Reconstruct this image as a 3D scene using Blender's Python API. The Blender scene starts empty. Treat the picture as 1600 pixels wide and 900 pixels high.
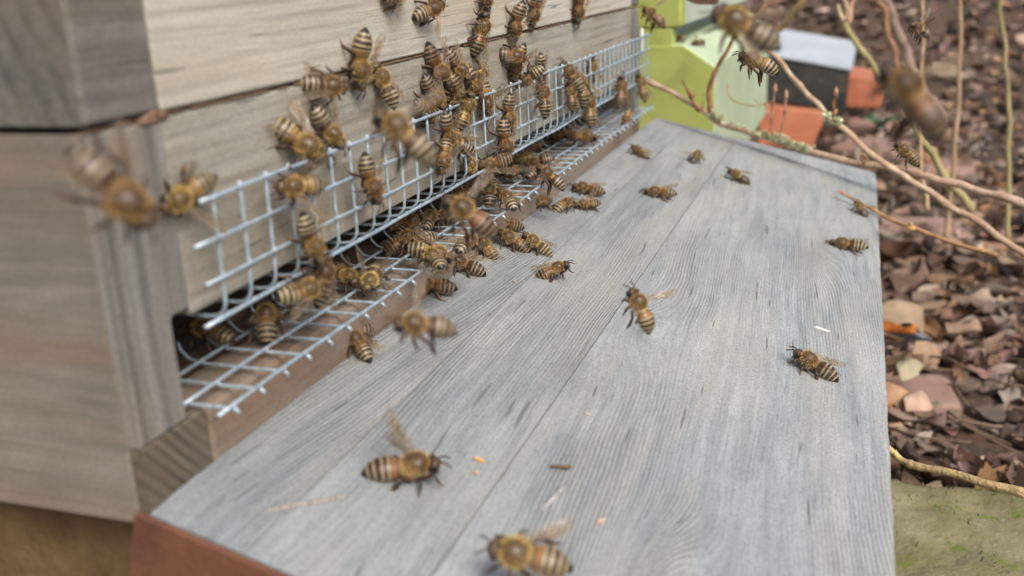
import bpy, math, random
from mathutils import Vector, Matrix, noise as mnoise
random.seed(7)
C = bpy.context.scene.collection
MM = 0.001
rad = math.radians

# ------------------------------------------------------------------ camera, light, exposure
CAM = Vector((124.0, -136.8, 290.0))                       # mm
AX = Vector((0.9465048536, 0.3195238862, -0.0450893353))   # right
AD = Vector((0.0565927629, -0.3019320726, -0.9516481927))  # down
AF = Vector((-0.3176882453, 0.8981879033, -0.3038629117))  # forward
FPX = 1550.0
cam_d = bpy.data.cameras.new('camera')
cam = bpy.data.objects.new('camera', cam_d); C.objects.link(cam)
mw = Matrix((AX, -AD, -AF)).transposed().to_4x4(); mw.translation = CAM * MM
cam.matrix_world = mw
cam_d.sensor_width = 36.0
cam_d.lens = FPX / 1600 * 36
cam_d.clip_start = 0.002; cam_d.clip_end = 400
cam_d.dof.use_dof = True
cam_d.dof.focus_distance = 0.335
cam_d.dof.aperture_fstop = 13.5
cam_d.dof.aperture_blades = 0
bpy.context.scene.camera = cam

SUN_EL, SUN_AZ = 48.0, 44.0      # azimuth measured from +x towards +y of the direction TO the sun
wd = bpy.data.worlds.new('World'); bpy.context.scene.world = wd; wd.use_nodes = True
nt = wd.node_tree; nt.nodes.clear()
wo = nt.nodes.new('ShaderNodeOutputWorld'); bg = nt.nodes.new('ShaderNodeBackground'); sky = nt.nodes.new('ShaderNodeTexSky')
sky.sky_type = 'NISHITA'; sky.sun_disc = False
sky.sun_elevation = rad(SUN_EL); sky.sun_rotation = rad(90 - (-SUN_AZ)) if False else rad(90 + SUN_AZ)
sky.dust_density = 6.0; sky.air_density = 1.0; sky.ozone_density = 0.6
bg.inputs[1].default_value = 0.15
nt.links.new(sky.outputs[0], bg.inputs[0]); nt.links.new(bg.outputs[0], wo.inputs[0])
sd = bpy.data.lights.new('sun', 'SUN'); sd.energy = 1.4; sd.angle = rad(20); sd.color = (1.0, 0.97, 0.92)
so = bpy.data.objects.new('sun', sd); C.objects.link(so)
az = rad(-SUN_AZ)
to_sun = Vector((math.cos(az) * math.cos(rad(SUN_EL)), math.sin(az) * math.cos(rad(SUN_EL)), math.sin(rad(SUN_EL))))
so.rotation_euler = to_sun.to_track_quat('Z', 'Y').to_euler()
vs = bpy.context.scene.view_settings
vs.view_transform = 'Standard'; vs.look = 'None'; vs.exposure = 0.44; vs.gamma = 1.0; vs.use_curve_mapping = False

# ------------------------------------------------------------------ rays from photo pixels (1600 x 900)
def ray(px, py):
    return (AX * (px - 800) + AD * (py - 450) + AF * FPX).normalized()
def onX(px, py, x): r = ray(px, py); return CAM + r * ((x - CAM.x) / r.x)
def onY(px, py, y): r = ray(px, py); return CAM + r * ((y - CAM.y) / r.y)
def onZ(px, py, z): r = ray(px, py); return CAM + r * ((z - CAM.z) / r.z)
def onD(px, py, d): return CAM + ray(px, py) * d
TILT = rad(15.5)
BN = Vector((math.sin(TILT), 0, math.cos(TILT)))            # landing board normal
BD = Vector((math.cos(TILT), 0, -math.sin(TILT)))           # down the board
B0 = Vector((0, 0, 195.0))
def onB(px, py, h=0.0):
    r = ray(px, py); return CAM + r * ((BN.dot(B0 + BN * h - CAM)) / BN.dot(r))

# ------------------------------------------------------------------ mesh helper (millimetres in, metres out)
class MB:
    def __init__(s): s.v = []; s.f = []; s.c = []; s.p = []; s.col = (1, 1, 1); s.pid = 0.0; s.sm = []; s.smooth = False
    def vert(s, p, col=None):
        s.v.append((p[0] * MM, p[1] * MM, p[2] * MM)); s.c.append(col or s.col); s.p.append(s.pid); return len(s.v) - 1
    def face(s, *ids): s.f.append(ids); s.sm.append(s.smooth)
    def box(s, x0, x1, y0, y1, z0, z1, ch=0.0):
        s.prism([(x0, z0), (x1, z0), (x1, z1), (x0, z1)], y0, y1, ch)
    def prism(s, pts, y0, y1, ch=0.0, y0b=None):
        """cross-section (x, z) swept along y, corners chamfered by ch"""
        if ch > 0:
            q = []
            n = len(pts)
            for i in range(n):
                p = Vector(pts[i]); a = Vector(pts[i - 1]) - p; b = Vector(pts[(i + 1) % n]) - p
                q.append(tuple(p + a.normalized() * ch)); q.append(tuple(p + b.normalized() * ch))
            pts = q
        cx = sum(p[0] for p in pts) / len(pts); cz = sum(p[1] for p in pts) / len(pts)
        rings = []
        if ch > 0:
            def shr(p):
                d = Vector((cx - p[0], cz - p[1])); L = d.length
                return (p[0] + d.x / L * ch, p[1] + d.y / L * ch)
            lay = [(y0, True), (y0 + ch, False), (y1 - ch, False), (y1, True)]
        else:
            lay = [(y0, False), (y1, False)]; shr = lambda p: p
        for y, sh in lay:
            rings.append([s.vert((*(shr(p) if sh else p)[:1], y, (shr(p) if sh else p)[1])) for p in pts])
        n = len(pts)
        for a, b in zip(rings, rings[1:]):
            for i in range(n): s.face(a[i], a[(i + 1) % n], b[(i + 1) % n], b[i])
        s.face(*rings[0][::-1]); s.face(*rings[-1])
    def obox(s, c, ax, ay, az_, hx, hy, hz, ch=0.0, jit=0.0):
        """oriented box with bevelled edges from a 4x4x4 shell"""
        def lv(h): return [-h, -h + ch, h - ch, h] if ch > 0 else [-h, h]
        X, Y, Z = lv(hx), lv(hy), lv(hz); n = len(X); idx = {}
        for i, x in enumerate(X):
            for j, y in enumerate(Y):
                for k, z in enumerate(Z):
                    e = (i in (0, n - 1)) + (j in (0, n - 1)) + (k in (0, n - 1))
                    if e == 0: continue
                    f = [0, 1, .72, .58][e] if ch > 0 else 1
                    xx, yy, zz = x, y, z
                    if ch > 0 and e > 1:
                        if i in (0, n - 1): xx = math.copysign(hx - ch * (1 - f), x)
                        if j in (0, n - 1): yy = math.copysign(hy - ch * (1 - f), y)
                        if k in (0, n - 1): zz = math.copysign(hz - ch * (1 - f), z)
                    p = c + ax * (xx + random.uniform(-jit, jit)) + ay * (yy + random.uniform(-jit, jit)) + az_ * (zz + random.uniform(-jit, jit))
                    idx[i, j, k] = s.vert(p)
        m = n - 1
        for a in range(m):
            for b in range(m):
                s.face(idx[0, a, b], idx[0, a, b + 1], idx[0, a + 1, b + 1], idx[0, a + 1, b]); s.face(idx[m, a, b], idx[m, a + 1, b], idx[m, a + 1, b + 1], idx[m, a, b + 1])
                s.face(idx[a, 0, b], idx[a + 1, 0, b], idx[a + 1, 0, b + 1], idx[a, 0, b + 1]); s.face(idx[a, m, b], idx[a, m, b + 1], idx[a + 1, m, b + 1], idx[a + 1, m, b])
                s.face(idx[a, b, 0], idx[a, b + 1, 0], idx[a + 1, b + 1, 0], idx[a + 1, b, 0]); s.face(idx[a, b, m], idx[a + 1, b, m], idx[a + 1, b + 1, m], idx[a, b + 1, m])
    def tube(s, pts, r, seg=8, cap=True, cols=None, flat=None, up=None):
        pts = [Vector(p) for p in pts]; n = len(pts)
        rs = r if isinstance(r, (list, tuple)) else [r] * n
        sm0 = s.smooth; s.smooth = True; ref = None; rings = []
        for i in range(n):
            t = (pts[min(i + 1, n - 1)] - pts[max(i - 1, 0)]).normalized()
            if ref is None:
                ref = Vector(up) if up else (Vector((0, 0, 1)) if abs(t.z) < .9 else Vector((1, 0, 0)))
            b = ref - t * ref.dot(t)
            if b.length < 1e-6: b = t.orthogonal()
            b.normalize(); ref = b; c = t.cross(b)
            w = h = rs[i]
            if flat: h = rs[i] * flat[i]
            rings.append([s.vert(pts[i] + b * (w * math.sin(a)) + c * (h * math.cos(a)), cols[i] if cols else None)
                          for a in [2 * math.pi * k / seg for k in range(seg)]])
        for a, b in zip(rings, rings[1:]):
            for i in range(seg): s.face(a[i], a[(i + 1) % seg], b[(i + 1) % seg], b[i])
        if cap: s.face(*rings[0][::-1]); s.face(*rings[-1])
        s.smooth = sm0
        return rings
    def ball(s, c, rx, ry, rz, nu=10, nv=7, rot=None, colf=None):
        sm0 = s.smooth; s.smooth = True; c = Vector(c); rings = []
        top = s.vert(c + (rot @ Vector((0, 0, rz)) if rot else Vector((0, 0, rz))))
        for j in range(1, nv):
            ph = math.pi * j / nv; R = []
            for i in range(nu):
                a = 2 * math.pi * i / nu; p = Vector((rx * math.sin(ph) * math.cos(a), ry * math.sin(ph) * math.sin(a), rz * math.cos(ph)))
                R.append(s.vert(c + (rot @ p if rot else p)))
            rings.append(R)
        bot = s.vert(c - (rot @ Vector((0, 0, rz)) if rot else Vector((0, 0, rz))))
        for i in range(nu): s.face(top, rings[0][i], rings[0][(i + 1) % nu]); s.face(bot, rings[-1][(i + 1) % nu], rings[-1][i])
        for a, b in zip(rings, rings[1:]):
            for i in range(nu): s.face(a[i], b[i], b[(i + 1) % nu], a[(i + 1) % nu])
        s.smooth = sm0
    def mesh(s, name):
        me = bpy.data.meshes.new(name); me.from_pydata(s.v, [], s.f)
        me.polygons.foreach_set('use_smooth', s.sm)
        at = me.color_attributes.new('Col', 'FLOAT_COLOR', 'POINT')
        fl = []
        for c in s.c: fl += [c[0], c[1], c[2], 1.0]
        at.data.foreach_set('color', fl)
        pa = me.attributes.new('pid', 'FLOAT', 'POINT'); pa.data.foreach_set('value', s.p)
        me.update(); return me
    def build(s, name, mat, parent=None, loc=None):
        me = s.mesh(name); me.materials.append(mat)
        o = bpy.data.objects.new(name, me); C.objects.link(o)
        if parent: o.parent = parent
        if loc is not None: o.location = loc
        return o

def tag(o, label=None, cat=None, group=None, kind=None):
    if label: o['label'] = label
    if cat: o['category'] = cat
    if group: o['group'] = group
    if kind: o['kind'] = kind
    return o
def empty(name, loc=(0, 0, 0)):
    o = bpy.data.objects.new(name, None); C.objects.link(o); o.location = Vector(loc) * MM; o.empty_display_size = 0.01; return o

# ------------------------------------------------------------------ materials
class NT:
    def __init__(s, name):
        s.m = bpy.data.materials.new(name); s.m.use_nodes = True; s.t = s.m.node_tree; s.t.nodes.clear()
        s.out = s.t.nodes.new('ShaderNodeOutputMaterial'); s.b = s.t.nodes.new('ShaderNodeBsdfPrincipled')
        s.t.links.new(s.b.outputs[0], s.out.inputs[0])
        s.co = s.t.nodes.new('ShaderNodeTexCoord').outputs['Object']
    def n(s, t, **k):
        x = s.t.nodes.new(t)
        for a, b in k.items(): setattr(x, a, b)
        return x
    def put(s, sock, v):
        if isinstance(v, bpy.types.NodeSocket): s.t.links.new(v, sock)
        else:
            if sock.type == 'RGBA' and not isinstance(v, (int, float)): v = tuple(v)[:3] + (1,)
            sock.default_value = v
    def math(s, op, a, b=0.0, c=0.0, clamp=False):
        x = s.n('ShaderNodeMath', operation=op, use_clamp=clamp)
        for i, v in enumerate((a, b, c)): s.put(x.inputs[i], v)
        return x.outputs[0]
    def vmul(s, v, sc):
        x = s.n('ShaderNodeVectorMath', operation='MULTIPLY'); s.put(x.inputs[0], v); x.inputs[1].default_value = sc; return x.outputs[0]
    def noise(s, v, scale=1.0, detail=2.0, rough=0.5, dist=0.0):
        x = s.n('ShaderNodeTexNoise'); s.put(x.inputs['Vector'], v); x.inputs['Scale'].default_value = scale
        x.inputs['Detail'].default_value = detail; x.inputs['Roughness'].default_value = rough; x.inputs['Distortion'].default_value = dist
        return x.outputs[0]
    def mix(s, f, a, b, blend='MIX'):
        x = s.n('ShaderNodeMix', data_type='RGBA', blend_type=blend); s.put(x.inputs[0], f); s.put(x.inputs[6], a); s.put(x.inputs[7], b); return x.outputs[2]
    def ramp(s, f, stops):
        x = s.n('ShaderNodeValToRGB'); s.put(x.inputs[0], f); r = x.color_ramp
        while len(r.elements) > 1: r.elements.remove(r.elements[-1])
        r.elements[0].position = stops[0][0]; r.elements[0].color = tuple(stops[0][1]) + (1,) if not isinstance(stops[0][1], float) else (stops[0][1],) * 3 + (1,)
        for p, c in stops[1:]:
            e = r.elements.new(p); e.color = tuple(c) + (1,) if not isinstance(c, float) else (c, c, c, 1)
        return x.outputs[0]
    def sep(s, v): x = s.n('ShaderNodeSeparateXYZ'); s.put(x.inputs[0], v); return x.outputs
    def comb(s, a, b, c):
        x = s.n('ShaderNodeCombineXYZ')
        for i, v in enumerate((a, b, c)): s.put(x.inputs[i], v)
        return x.outputs[0]
    def attr(s, name, k='Fac'): x = s.n('ShaderNodeAttribute', attribute_name=name); return x.outputs[k]
    def bump(s, h, dist, strength=1.0):
        x = s.n('ShaderNodeBump'); s.put(x.inputs['Height'], h); x.inputs['Distance'].default_value = dist; x.inputs['Strength'].default_value = strength
        s.t.links.new(x.outputs[0], s.b.inputs['Normal'])
    def base(s, c, rough=0.8, spec=0.3, metal=0.0):
        s.put(s.b.inputs['Base Color'], c); s.put(s.b.inputs['Roughness'], rough); s.b.inputs['Specular IOR Level'].default_value = spec; s.b.inputs['Metallic'].default_value = metal
        return s.m

def wood(name, light, mid, dark, g='y', spacing=0.00115, ring=0.5, warm=None, warmth=0.3, fib=0.45, bump=0.00022, knots=False, slope=0.06, patch=0.5, wob_amp=0.007, crack=0.5, fine=0.0011, kn=(), stain=None):
    k = NT(name); x, y, z = k.sep(k.co)[:3]; pid = k.attr('pid')
    G, A, B = {'y': (y, x, z), 'x': (x, y, z), 'z': (z, y, x)}[g]
    off = k.math('MULTIPLY', pid, 3.71)
    Bo = k.math('ADD', B, off)
    v1 = k.comb(k.math('MULTIPLY', A, 22.0), k.math('MULTIPLY', G, 7.0), k.math('MULTIPLY', Bo, 22.0))
    wob = k.noise(v1, 1.0, 2.0, .5)
    v1b = k.comb(k.math('MULTIPLY', A, 90.0), k.math('MULTIPLY', G, 45.0), k.math('MULTIPLY', Bo, 60.0))
    wob2 = k.noise(v1b, 1.0, 2.0, .5)
    sl = k.math('MULTIPLY', k.math('SINE', k.math('MULTIPLY', pid, 12.9)), slope)
    Ap = k.math('ADD', k.math('ADD', A, k.math('MULTIPLY', G, sl)), k.math('MULTIPLY', k.math('SUBTRACT', wob, .5), wob_amp))
    Ap = k.math('ADD', Ap, k.math('MULTIPLY', k.math('SUBTRACT', wob2, .5), fine))
    kmask = None
    for (g0, a0, st_, rg_, ra_) in kn:
        e1 = k.math('POWER', k.math('DIVIDE', k.math('SUBTRACT', G, g0), rg_), 2.0); e2 = k.math('POWER', k.math('DIVIDE', k.math('SUBTRACT', A, a0), ra_), 2.0)
        gs = k.math('EXPONENT', k.math('MULTIPLY', k.math('ADD', e1, e2), -1.0)); Ap = k.math('ADD', Ap, k.math('MULTIPLY', gs, st_))
        km = k.math('EXPONENT', k.math('MULTIPLY', k.math('ADD', e1, e2), -9.0)); kmask = km if kmask is None else k.math('ADD', kmask, km)
    Ap = k.math('ADD', Ap, k.math('MULTIPLY', Bo, 0.35))
    s1 = k.math('SINE', k.math('MULTIPLY', Ap, 2 * math.pi / spacing))
    rg = k.math('POWER', k.math('MULTIPLY_ADD', s1, .5, .5), 2.2)
    # slow variation of how strong the rings show
    amp = k.ramp(k.noise(k.comb(k.math('MULTIPLY', A, 60.0), k.math('MULTIPLY', G, 9.0), k.math('MULTIPLY', Bo, 60.0)), 1.0, 2.0, .6), [(0.40, 0.04), (0.66, 1.0)])
    rg = k.math('MULTIPLY', rg, amp)
    fibre = k.noise(k.comb(k.math('MULTIPLY', Ap, 2600.0), k.math('MULTIPLY', G, 70.0), k.math('MULTIPLY', Bo, 2600.0)), 1.0, 3.0, .65)
    streak = k.noise(k.comb(k.math('MULTIPLY', Ap, 420.0), k.math('MULTIPLY', G, 14.0), k.math('MULTIPLY', Bo, 420.0)), 1.0, 4.0, .6)
    blotch = k.noise(k.comb(k.math('MULTIPLY', A, 45.0), k.math('MULTIPLY', G, 22.0), k.math('MULTIPLY', Bo, 45.0)), 1.0, 5.0, .65)
    grit = k.noise(k.vmul(k.co, (1500, 1500, 1500)), 1.0, 2.0, .6)
    c = k.mix(k.ramp(streak, [(.37, 0.0), (.63, 1.0)]), mid, light)
    c = k.mix(k.math('MULTIPLY', k.ramp(blotch, [(.4, 0.0), (.72, 1.0)]), patch), c, k.mix(.5, mid, dark))
    if kmask is not None: c = k.mix(k.math('MULTIPLY', kmask, .55), c, dark)
    if stain:
        sn = k.noise(k.comb(k.math('MULTIPLY', A, 14.0), k.math('MULTIPLY', G, 9.0), k.math('MULTIPLY', B, 14.0)), 1.0, 5.0, .6)
        c = k.mix(k.math('MULTIPLY', k.ramp(sn, [(.45, 0.0), (.7, 1.0)]), .7), c, stain)
    tone = k.math('MULTIPLY_ADD', k.math('SINE', k.math('MULTIPLY', pid, 47.3)), .11, .0)
    c = k.mix(k.math('MULTIPLY', rg, ring), c, dark)
    c = k.mix(k.math('MULTIPLY', k.ramp(fibre, [(.5, 0.0), (.75, 1.0)]), fib), c, dark)
    if warm:
        wn = k.noise(k.comb(k.math('MULTIPLY', A, 55.0), k.math('MULTIPLY', G, 8.0), k.math('MULTIPLY', Bo, 55.0)), 1.0, 3.0, .6)
        c = k.mix(k.math('MULTIPLY', k.ramp(wn, [(.46, 0.0), (.66, 1.0)]), warmth), c, warm)
    # short dark checks along the grain
    ck = k.noise(k.comb(k.math('MULTIPLY', Ap, 700.0), k.math('MULTIPLY', G, 30.0), k.math('MULTIPLY', Bo, 700.0)), 1.0, 1.0, .4)
    ckm = k.math('MULTIPLY', k.ramp(ck, [(.73, 0.0), (.77, 1.0)]), crack)
    c = k.mix(ckm, c, (dark[0] * .4, dark[1] * .4, dark[2] * .4))
    c = k.mix(k.math('MULTIPLY', k.ramp(grit, [(.38, 1.0), (.52, 0.0)]), .34), c, dark)
    br = k.n('ShaderNodeBrightContrast'); k.put(br.inputs[0], c); k.put(br.inputs[1], tone); 
    hs = k.n('ShaderNodeHueSaturation'); k.put(hs.inputs['Color'], c); k.put(hs.inputs['Value'], k.math('ADD', tone, 1.0))
    h = k.math('SUBTRACT', k.math('SUBTRACT', k.math('MULTIPLY', streak, .6), k.math('MULTIPLY', rg, .55)), k.math('MULTIPLY', ckm, 1.2))
    h = k.math('ADD', h, k.math('MULTIPLY', fibre, .45)); h = k.math('ADD', h, k.math('MULTIPLY', grit, .3))
    k.bump(h, bump)
    return k.base(hs.outputs[0], 0.82, 0.25)

def plain(name, c1, c2, scale=60, rough=.85, spec=.3, bump=.0004, metal=0, speck=None):
    k = NT(name); n1 = k.noise(k.co, scale, 5, .65); n2 = k.noise(k.co, scale * 7, 3, .6)
    c = k.mix(k.ramp(n1, [(.35, 0.0), (.65, 1.0)]), c1, c2); c = k.mix(k.math('MULTIPLY', n2, .35), c, (c1[0] * .5, c1[1] * .5, c1[2] * .5))
    if speck: c = k.mix(k.ramp(k.noise(k.co, scale * 3, 3, .7), [(.58, 0.0), (.68, 1.0)]), c, speck)
    k.bump(k.math('ADD', n1, k.math('MULTIPLY', n2, .5)), bump); return k.base(c, rough, spec, metal)

def colattr(name, rough=.7, spec=.3, vary=.25, bump=0.0, sheen=0.0, scale=900):
    k = NT(name); c = k.attr('Col', 'Color')
    oi = k.n('ShaderNodeObjectInfo')
    hs = k.n('ShaderNodeHueSaturation'); k.put(hs.inputs['Color'], c)
    k.put(hs.inputs['Value'], k.math('MULTIPLY_ADD', oi.outputs['Random'], vary, 1 - vary / 2))
    k.put(hs.inputs['Hue'], k.math('MULTIPLY_ADD', oi.outputs['Random'], .03, .487))
    n1 = k.noise(k.co, scale, 3, .6)
    c2 = k.mix(k.math('MULTIPLY', k.ramp(n1, [(.4, 0.0), (.7, 1.0)]), .3), hs.outputs[0], (.02, .012, .006))
    if bump: k.bump(n1, bump)
    return k.base(c2, rough, spec)

M = {}
M['board'] = wood('weathered_grey_wood', (.352, .385, .40), (.252, .278, .294), (.072, .08, .088), 'y', spacing=.00098, ring=.52, warm=(.37, .365, .335), warmth=.45, fib=.5, bump=.00036, slope=.07, fine=.0007, stain=(.325, .345, .35), kn=((.16, .062, .009, .03, .008), (.035, .092, .012, .022, .009), (.33, .115, .008, .05, .006), (-.02, .03, .006, .02, .008), (.40, .035, .006, .04, .008)))
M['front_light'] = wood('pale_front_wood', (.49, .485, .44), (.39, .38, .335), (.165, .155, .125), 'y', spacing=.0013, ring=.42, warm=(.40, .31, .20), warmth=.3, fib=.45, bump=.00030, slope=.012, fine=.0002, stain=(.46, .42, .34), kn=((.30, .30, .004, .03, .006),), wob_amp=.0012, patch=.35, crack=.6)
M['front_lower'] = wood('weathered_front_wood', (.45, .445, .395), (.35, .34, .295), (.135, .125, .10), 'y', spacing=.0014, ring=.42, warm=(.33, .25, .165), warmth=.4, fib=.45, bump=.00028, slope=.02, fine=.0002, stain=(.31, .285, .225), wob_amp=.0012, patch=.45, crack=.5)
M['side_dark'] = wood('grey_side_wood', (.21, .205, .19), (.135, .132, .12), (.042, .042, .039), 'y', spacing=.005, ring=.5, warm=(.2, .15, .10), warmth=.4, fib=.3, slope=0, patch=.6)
M['side_brown'] = wood('brown_side_wood', (.27, .25, .21), (.20, .185, .155), (.08, .072, .058), 'x', spacing=.009, ring=.35, warm=(.26, .18, .12), warmth=.5, fib=.3, slope=0, stain=(.12, .11, .10), wob_amp=.02, patch=.5)
M['post'] = wood('grey_corner_wood', (.265, .265, .245), (.185, .188, .175), (.045, .047, .046), 'z', spacing=.0068, ring=.9, warm=(.27, .19, .135), warmth=.6, fib=.35, slope=.0, stain=(.30, .26, .22), wob_amp=.018, patch=.6)
M['rail_end'] = wood('end_grain_wood', (.22, .19, .14), (.15, .13, .10), (.045, .04, .03), 'z', spacing=.0032, ring=.75, warm=(.17, .12, .07), warmth=.4, fib=.3, slope=.9, patch=.6)
M['sill'] = wood('brown_floor_wood', (.34, .29, .235), (.25, .21, .17), (.11, .09, .07), 'y', spacing=.0024, ring=.3, warm=(.25, .13, .07), warmth=.5, fib=.3, slope=0)
M['inner'] = wood('propolised_wood', (.25, .19, .14), (.17, .12, .085), (.06, .04, .028), 'y', spacing=.003, ring=.3, fib=.3, slope=0)
M['board_end'] = plain('reddish_board_end', (.12, .05, .03), (.18, .08, .045), 90, .85)
k = NT('galvanised_wire'); n1 = k.noise(k.co, 500, 3, .6)
k.bump(n1, .0001); M['wire'] = k.base(k.ramp(n1, [(.35, (.32, .41, .48)), (.65, (.50, .61, .70))]), .5, .5, .5)
M['green'] = plain('green_hive_paint', (.33, .39, .09), (.43, .49, .16), 12, .6, .35, .0004, speck=(.30, .34, .10))
M['green_pale'] = plain('pale_green_paint', (.37, .48, .30), (.50, .59, .43), 14, .6, .35, .0004, speck=(.38, .44, .30))
M['grey_green'] = plain('pale_grey_green_paint', (.42, .50, .42), (.52, .58, .50), 14, .6, .3, .0002)
M['brick'] = plain('orange_brick', (.38, .13, .07), (.48, .20, .12), 22, .9, .2, .0012, speck=(.30, .12, .07))
M['paver'] = plain('old_red_paver', (.25, .155, .125), (.34, .23, .19), 18, .9, .2, .0012, speck=(.13, .12, .08))
M['mossy'] = plain('mossy_stone', (.16, .15, .075), (.28, .26, .17), 22, .95, .2, .003, speck=(.12, .15, .03))
M['black'] = plain('dark_bitumen_box', (.018, .02, .02), (.05, .05, .045), 14, .7, .3, .0006, speck=(.07, .06, .045))
M['lid'] = plain('pale_weathered_lid', (.33, .37, .41), (.43, .47, .51), 16, .6, .3, .0005, speck=(.34, .37, .40))
M['soil'] = plain('dark_garden_soil', (.055, .038, .028), (.13, .09, .065), 30, .95, .2, .004, speck=(.16, .11, .08))
M['stand'] = plain('brown_stand_wood', (.10, .065, .03), (.17, .115, .055), 60, .9, .2, .0008)
M['leaf'] = colattr('dry_leaf', .7, .3, .1, .0012, scale=110)
M['bark'] = colattr('twig_bark', .8, .3, .1, .0011, scale=700)
M['lichen'] = colattr('lichen', .9, .1, .1, .0, scale=300)
M['bee'] = colattr('bee_body', .38, .5, .5, .00006, scale=2600)
M['hair'] = colattr('bee_hair', .75, .2, .4, scale=500)
M['white'] = plain('white_plastic', (.82, .84, .85), (.78, .8, .82), 50, .35, .5, .0001)
k = NT('bee_wing')
vo = k.n('ShaderNodeTexVoronoi', feature='DISTANCE_TO_EDGE'); k.put(vo.inputs['Vector'], k.vmul(k.co, (420, 900, 900))); vo.inputs['Scale'].default_value = 1.0
vein = k.ramp(vo.outputs['Distance'], [(.02, 1.0), (.06, 0.0)])
tr = k.n('ShaderNodeBsdfTransparent'); tr.inputs[0].default_value = (.86, .80, .70, 1)
k.base(k.mix(vein, (.38, .32, .25), (.09, .055, .03)), .22, .6)
mx = k.n('ShaderNodeMixShader'); k.put(mx.inputs[0], k.math('MULTIPLY_ADD', k.math('MAXIMUM', vein, k.attr('Col')), .40, .12)); k.t.links.new(tr.outputs[0], mx.inputs[1]); k.t.links.new(k.b.outputs[0], mx.inputs[2])
k.t.links.new(mx.outputs[0], k.out.inputs[0]); M['wing'] = k.m

# ------------------------------------------------------------------ ground
g = MB(); g.smooth = True
xs = [-9000, -5000, -3000, -1800, -1200] + [-900 + 60 * i for i in range(36)] + [1500, 2200, 3500, 6000, 10000]
ys = [-3000, -1500, -800, -400] + [-150 + 60 * i for i in range(56)] + [3600, 4500, 6000, 9000, 14000, 30000]
gi = []
def gz(x, y):
    z = 10 * mnoise.noise(Vector((x / 160, y / 160, 0))) + 4 * mnoise.noise(Vector((x / 40, y / 40, 3)))
    return z - 4 + max(0, y - 1900) * .16 * min(1, max(0, (y - 1900) / 900))
for y in ys: gi.append([g.vert((x, y, gz(x, y))) for x in xs])
for j in range(len(ys) - 1):
    for i in range(len(xs) - 1): g.face(gi[j][i], gi[j][i + 1], gi[j + 1][i + 1], gi[j + 1][i])
tag(g.build('ground', M['soil']), kind='structure')

# ------------------------------------------------------------------ near hive
hive = tag(empty('beehive', (-230, 230, 0)), 'weathered unpainted wooden beehive busy with bees, filling the left of the picture', 'beehive')
def hpart(mb, name, mat, lab=None):
    o = mb.build(name, mat, hive); o.matrix_parent_inverse = Matrix.Translation(-Vector((-230, 230, 0)) * MM)
    if lab: o['label'] = lab
    return o
m = MB(); m.pid = .3; m.box(-20, 0, 20.3, 439.7, 267.7, 318, .5); m.pid = .9; m.box(-20, -.2, 20.3, 439.7, 318.3, 420, .5)
hpart(m, 'front_board', M['front_light'], 'pale upper front board')
m = MB(); m.pid = 1.7; m.box(-20, -.2, 20.3, 439.7, 226.9, 266.7, .5)
hpart(m, 'front_board', M['front_lower'], 'greyer lower front board behind the wire mesh')
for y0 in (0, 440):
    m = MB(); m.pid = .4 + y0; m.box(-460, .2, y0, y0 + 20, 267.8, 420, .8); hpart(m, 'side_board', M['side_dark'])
    yo, yi = (y0, y0 + 14) if y0 == 0 else (y0 + 6, y0 + 20)
    def notched(mb, x0, x1, zl=207.1):
        # outline in (y, z): full height outside, entrance notch cut from the inner lower corner
        q = [(y0, zl), (y0 + 14, zl), (y0 + 14, 228.0), (y0 + 14.8, 228.7), (y0 + 20, 228.7), (y0 + 20, 266.5), (y0, 266.5)] if y0 == 0 else \
            [(y0 + 6, zl), (y0 + 20, zl), (y0 + 20, 266.5), (y0, 266.5), (y0, 228.7), (y0 + 5.2, 228.7), (y0 + 6, 228.0)]
        A = [mb.vert((x0, a, b)) for a, b in q]; B = [mb.vert((x1 - .5, a, b)) for a, b in q]
        cy, cz = sum(a for a, b in q) / 7, sum(b for a, b in q) / 7
        F_ = [mb.vert((x1, a + (.5 if a < cy else -.5), b + (.5 if b < cz else -.5))) for a, b in q]
        for u, w in ((A, B), (B, F_)):
            for t in range(7): mb.face(u[t], u[(t + 1) % 7], w[(t + 1) % 7], w[t])
        mb.face(*A[::-1]); mb.face(*F_)
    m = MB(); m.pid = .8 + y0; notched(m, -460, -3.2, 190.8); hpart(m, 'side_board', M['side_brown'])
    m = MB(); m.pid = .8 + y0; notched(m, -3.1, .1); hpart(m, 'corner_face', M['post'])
    m = MB(); m.pid = .1 + y0; m.box(-3.1, 0, y0, y0 + 20, 190.6, 206.9, .5); hpart(m, 'rail_end', M['rail_end'])
m = MB(); m.pid = .5; m.box(-14, .2, 20.2, 439.8, 188, 206.6, 1.0); hpart(m, 'floor_sill', M['sill'])
m = MB(); m.pid = .6; m.box(-440, -14.3, 20.3, 439.7, 192, 206.2, .6); hpart(m, 'floor_board', M['inner'])
m = MB(); m.box(-460, -440.5, 20.3, 439.7, 184, 420, .5); hpart(m, 'back_board', M['side_dark'])
m = MB(); m.box(-475, 14, -14, 474, 420.4, 455, 2); hpart(m, 'roof', M['side_dark'])
# propolis / wax in the seam
m = MB()
for i in range(60):
    y = 2 + i * 7.7 + random.uniform(-3, 3)
    m.ball((-.15, y, 267.15 + random.uniform(-.1, .1)), .3, random.uniform(3, 7), random.uniform(.15, .38), 8, 5)
for i in range(6): m.ball((-.2, 17 + random.uniform(-3, 4), 267 + random.uniform(-.5, .8)), .8, random.uniform(1, 3), .9, 8, 5)
hpart(m, 'propolis_seam', plain('brown_propolis', (.14, .085, .05), (.24, .15, .09), 200, .6))

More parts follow.
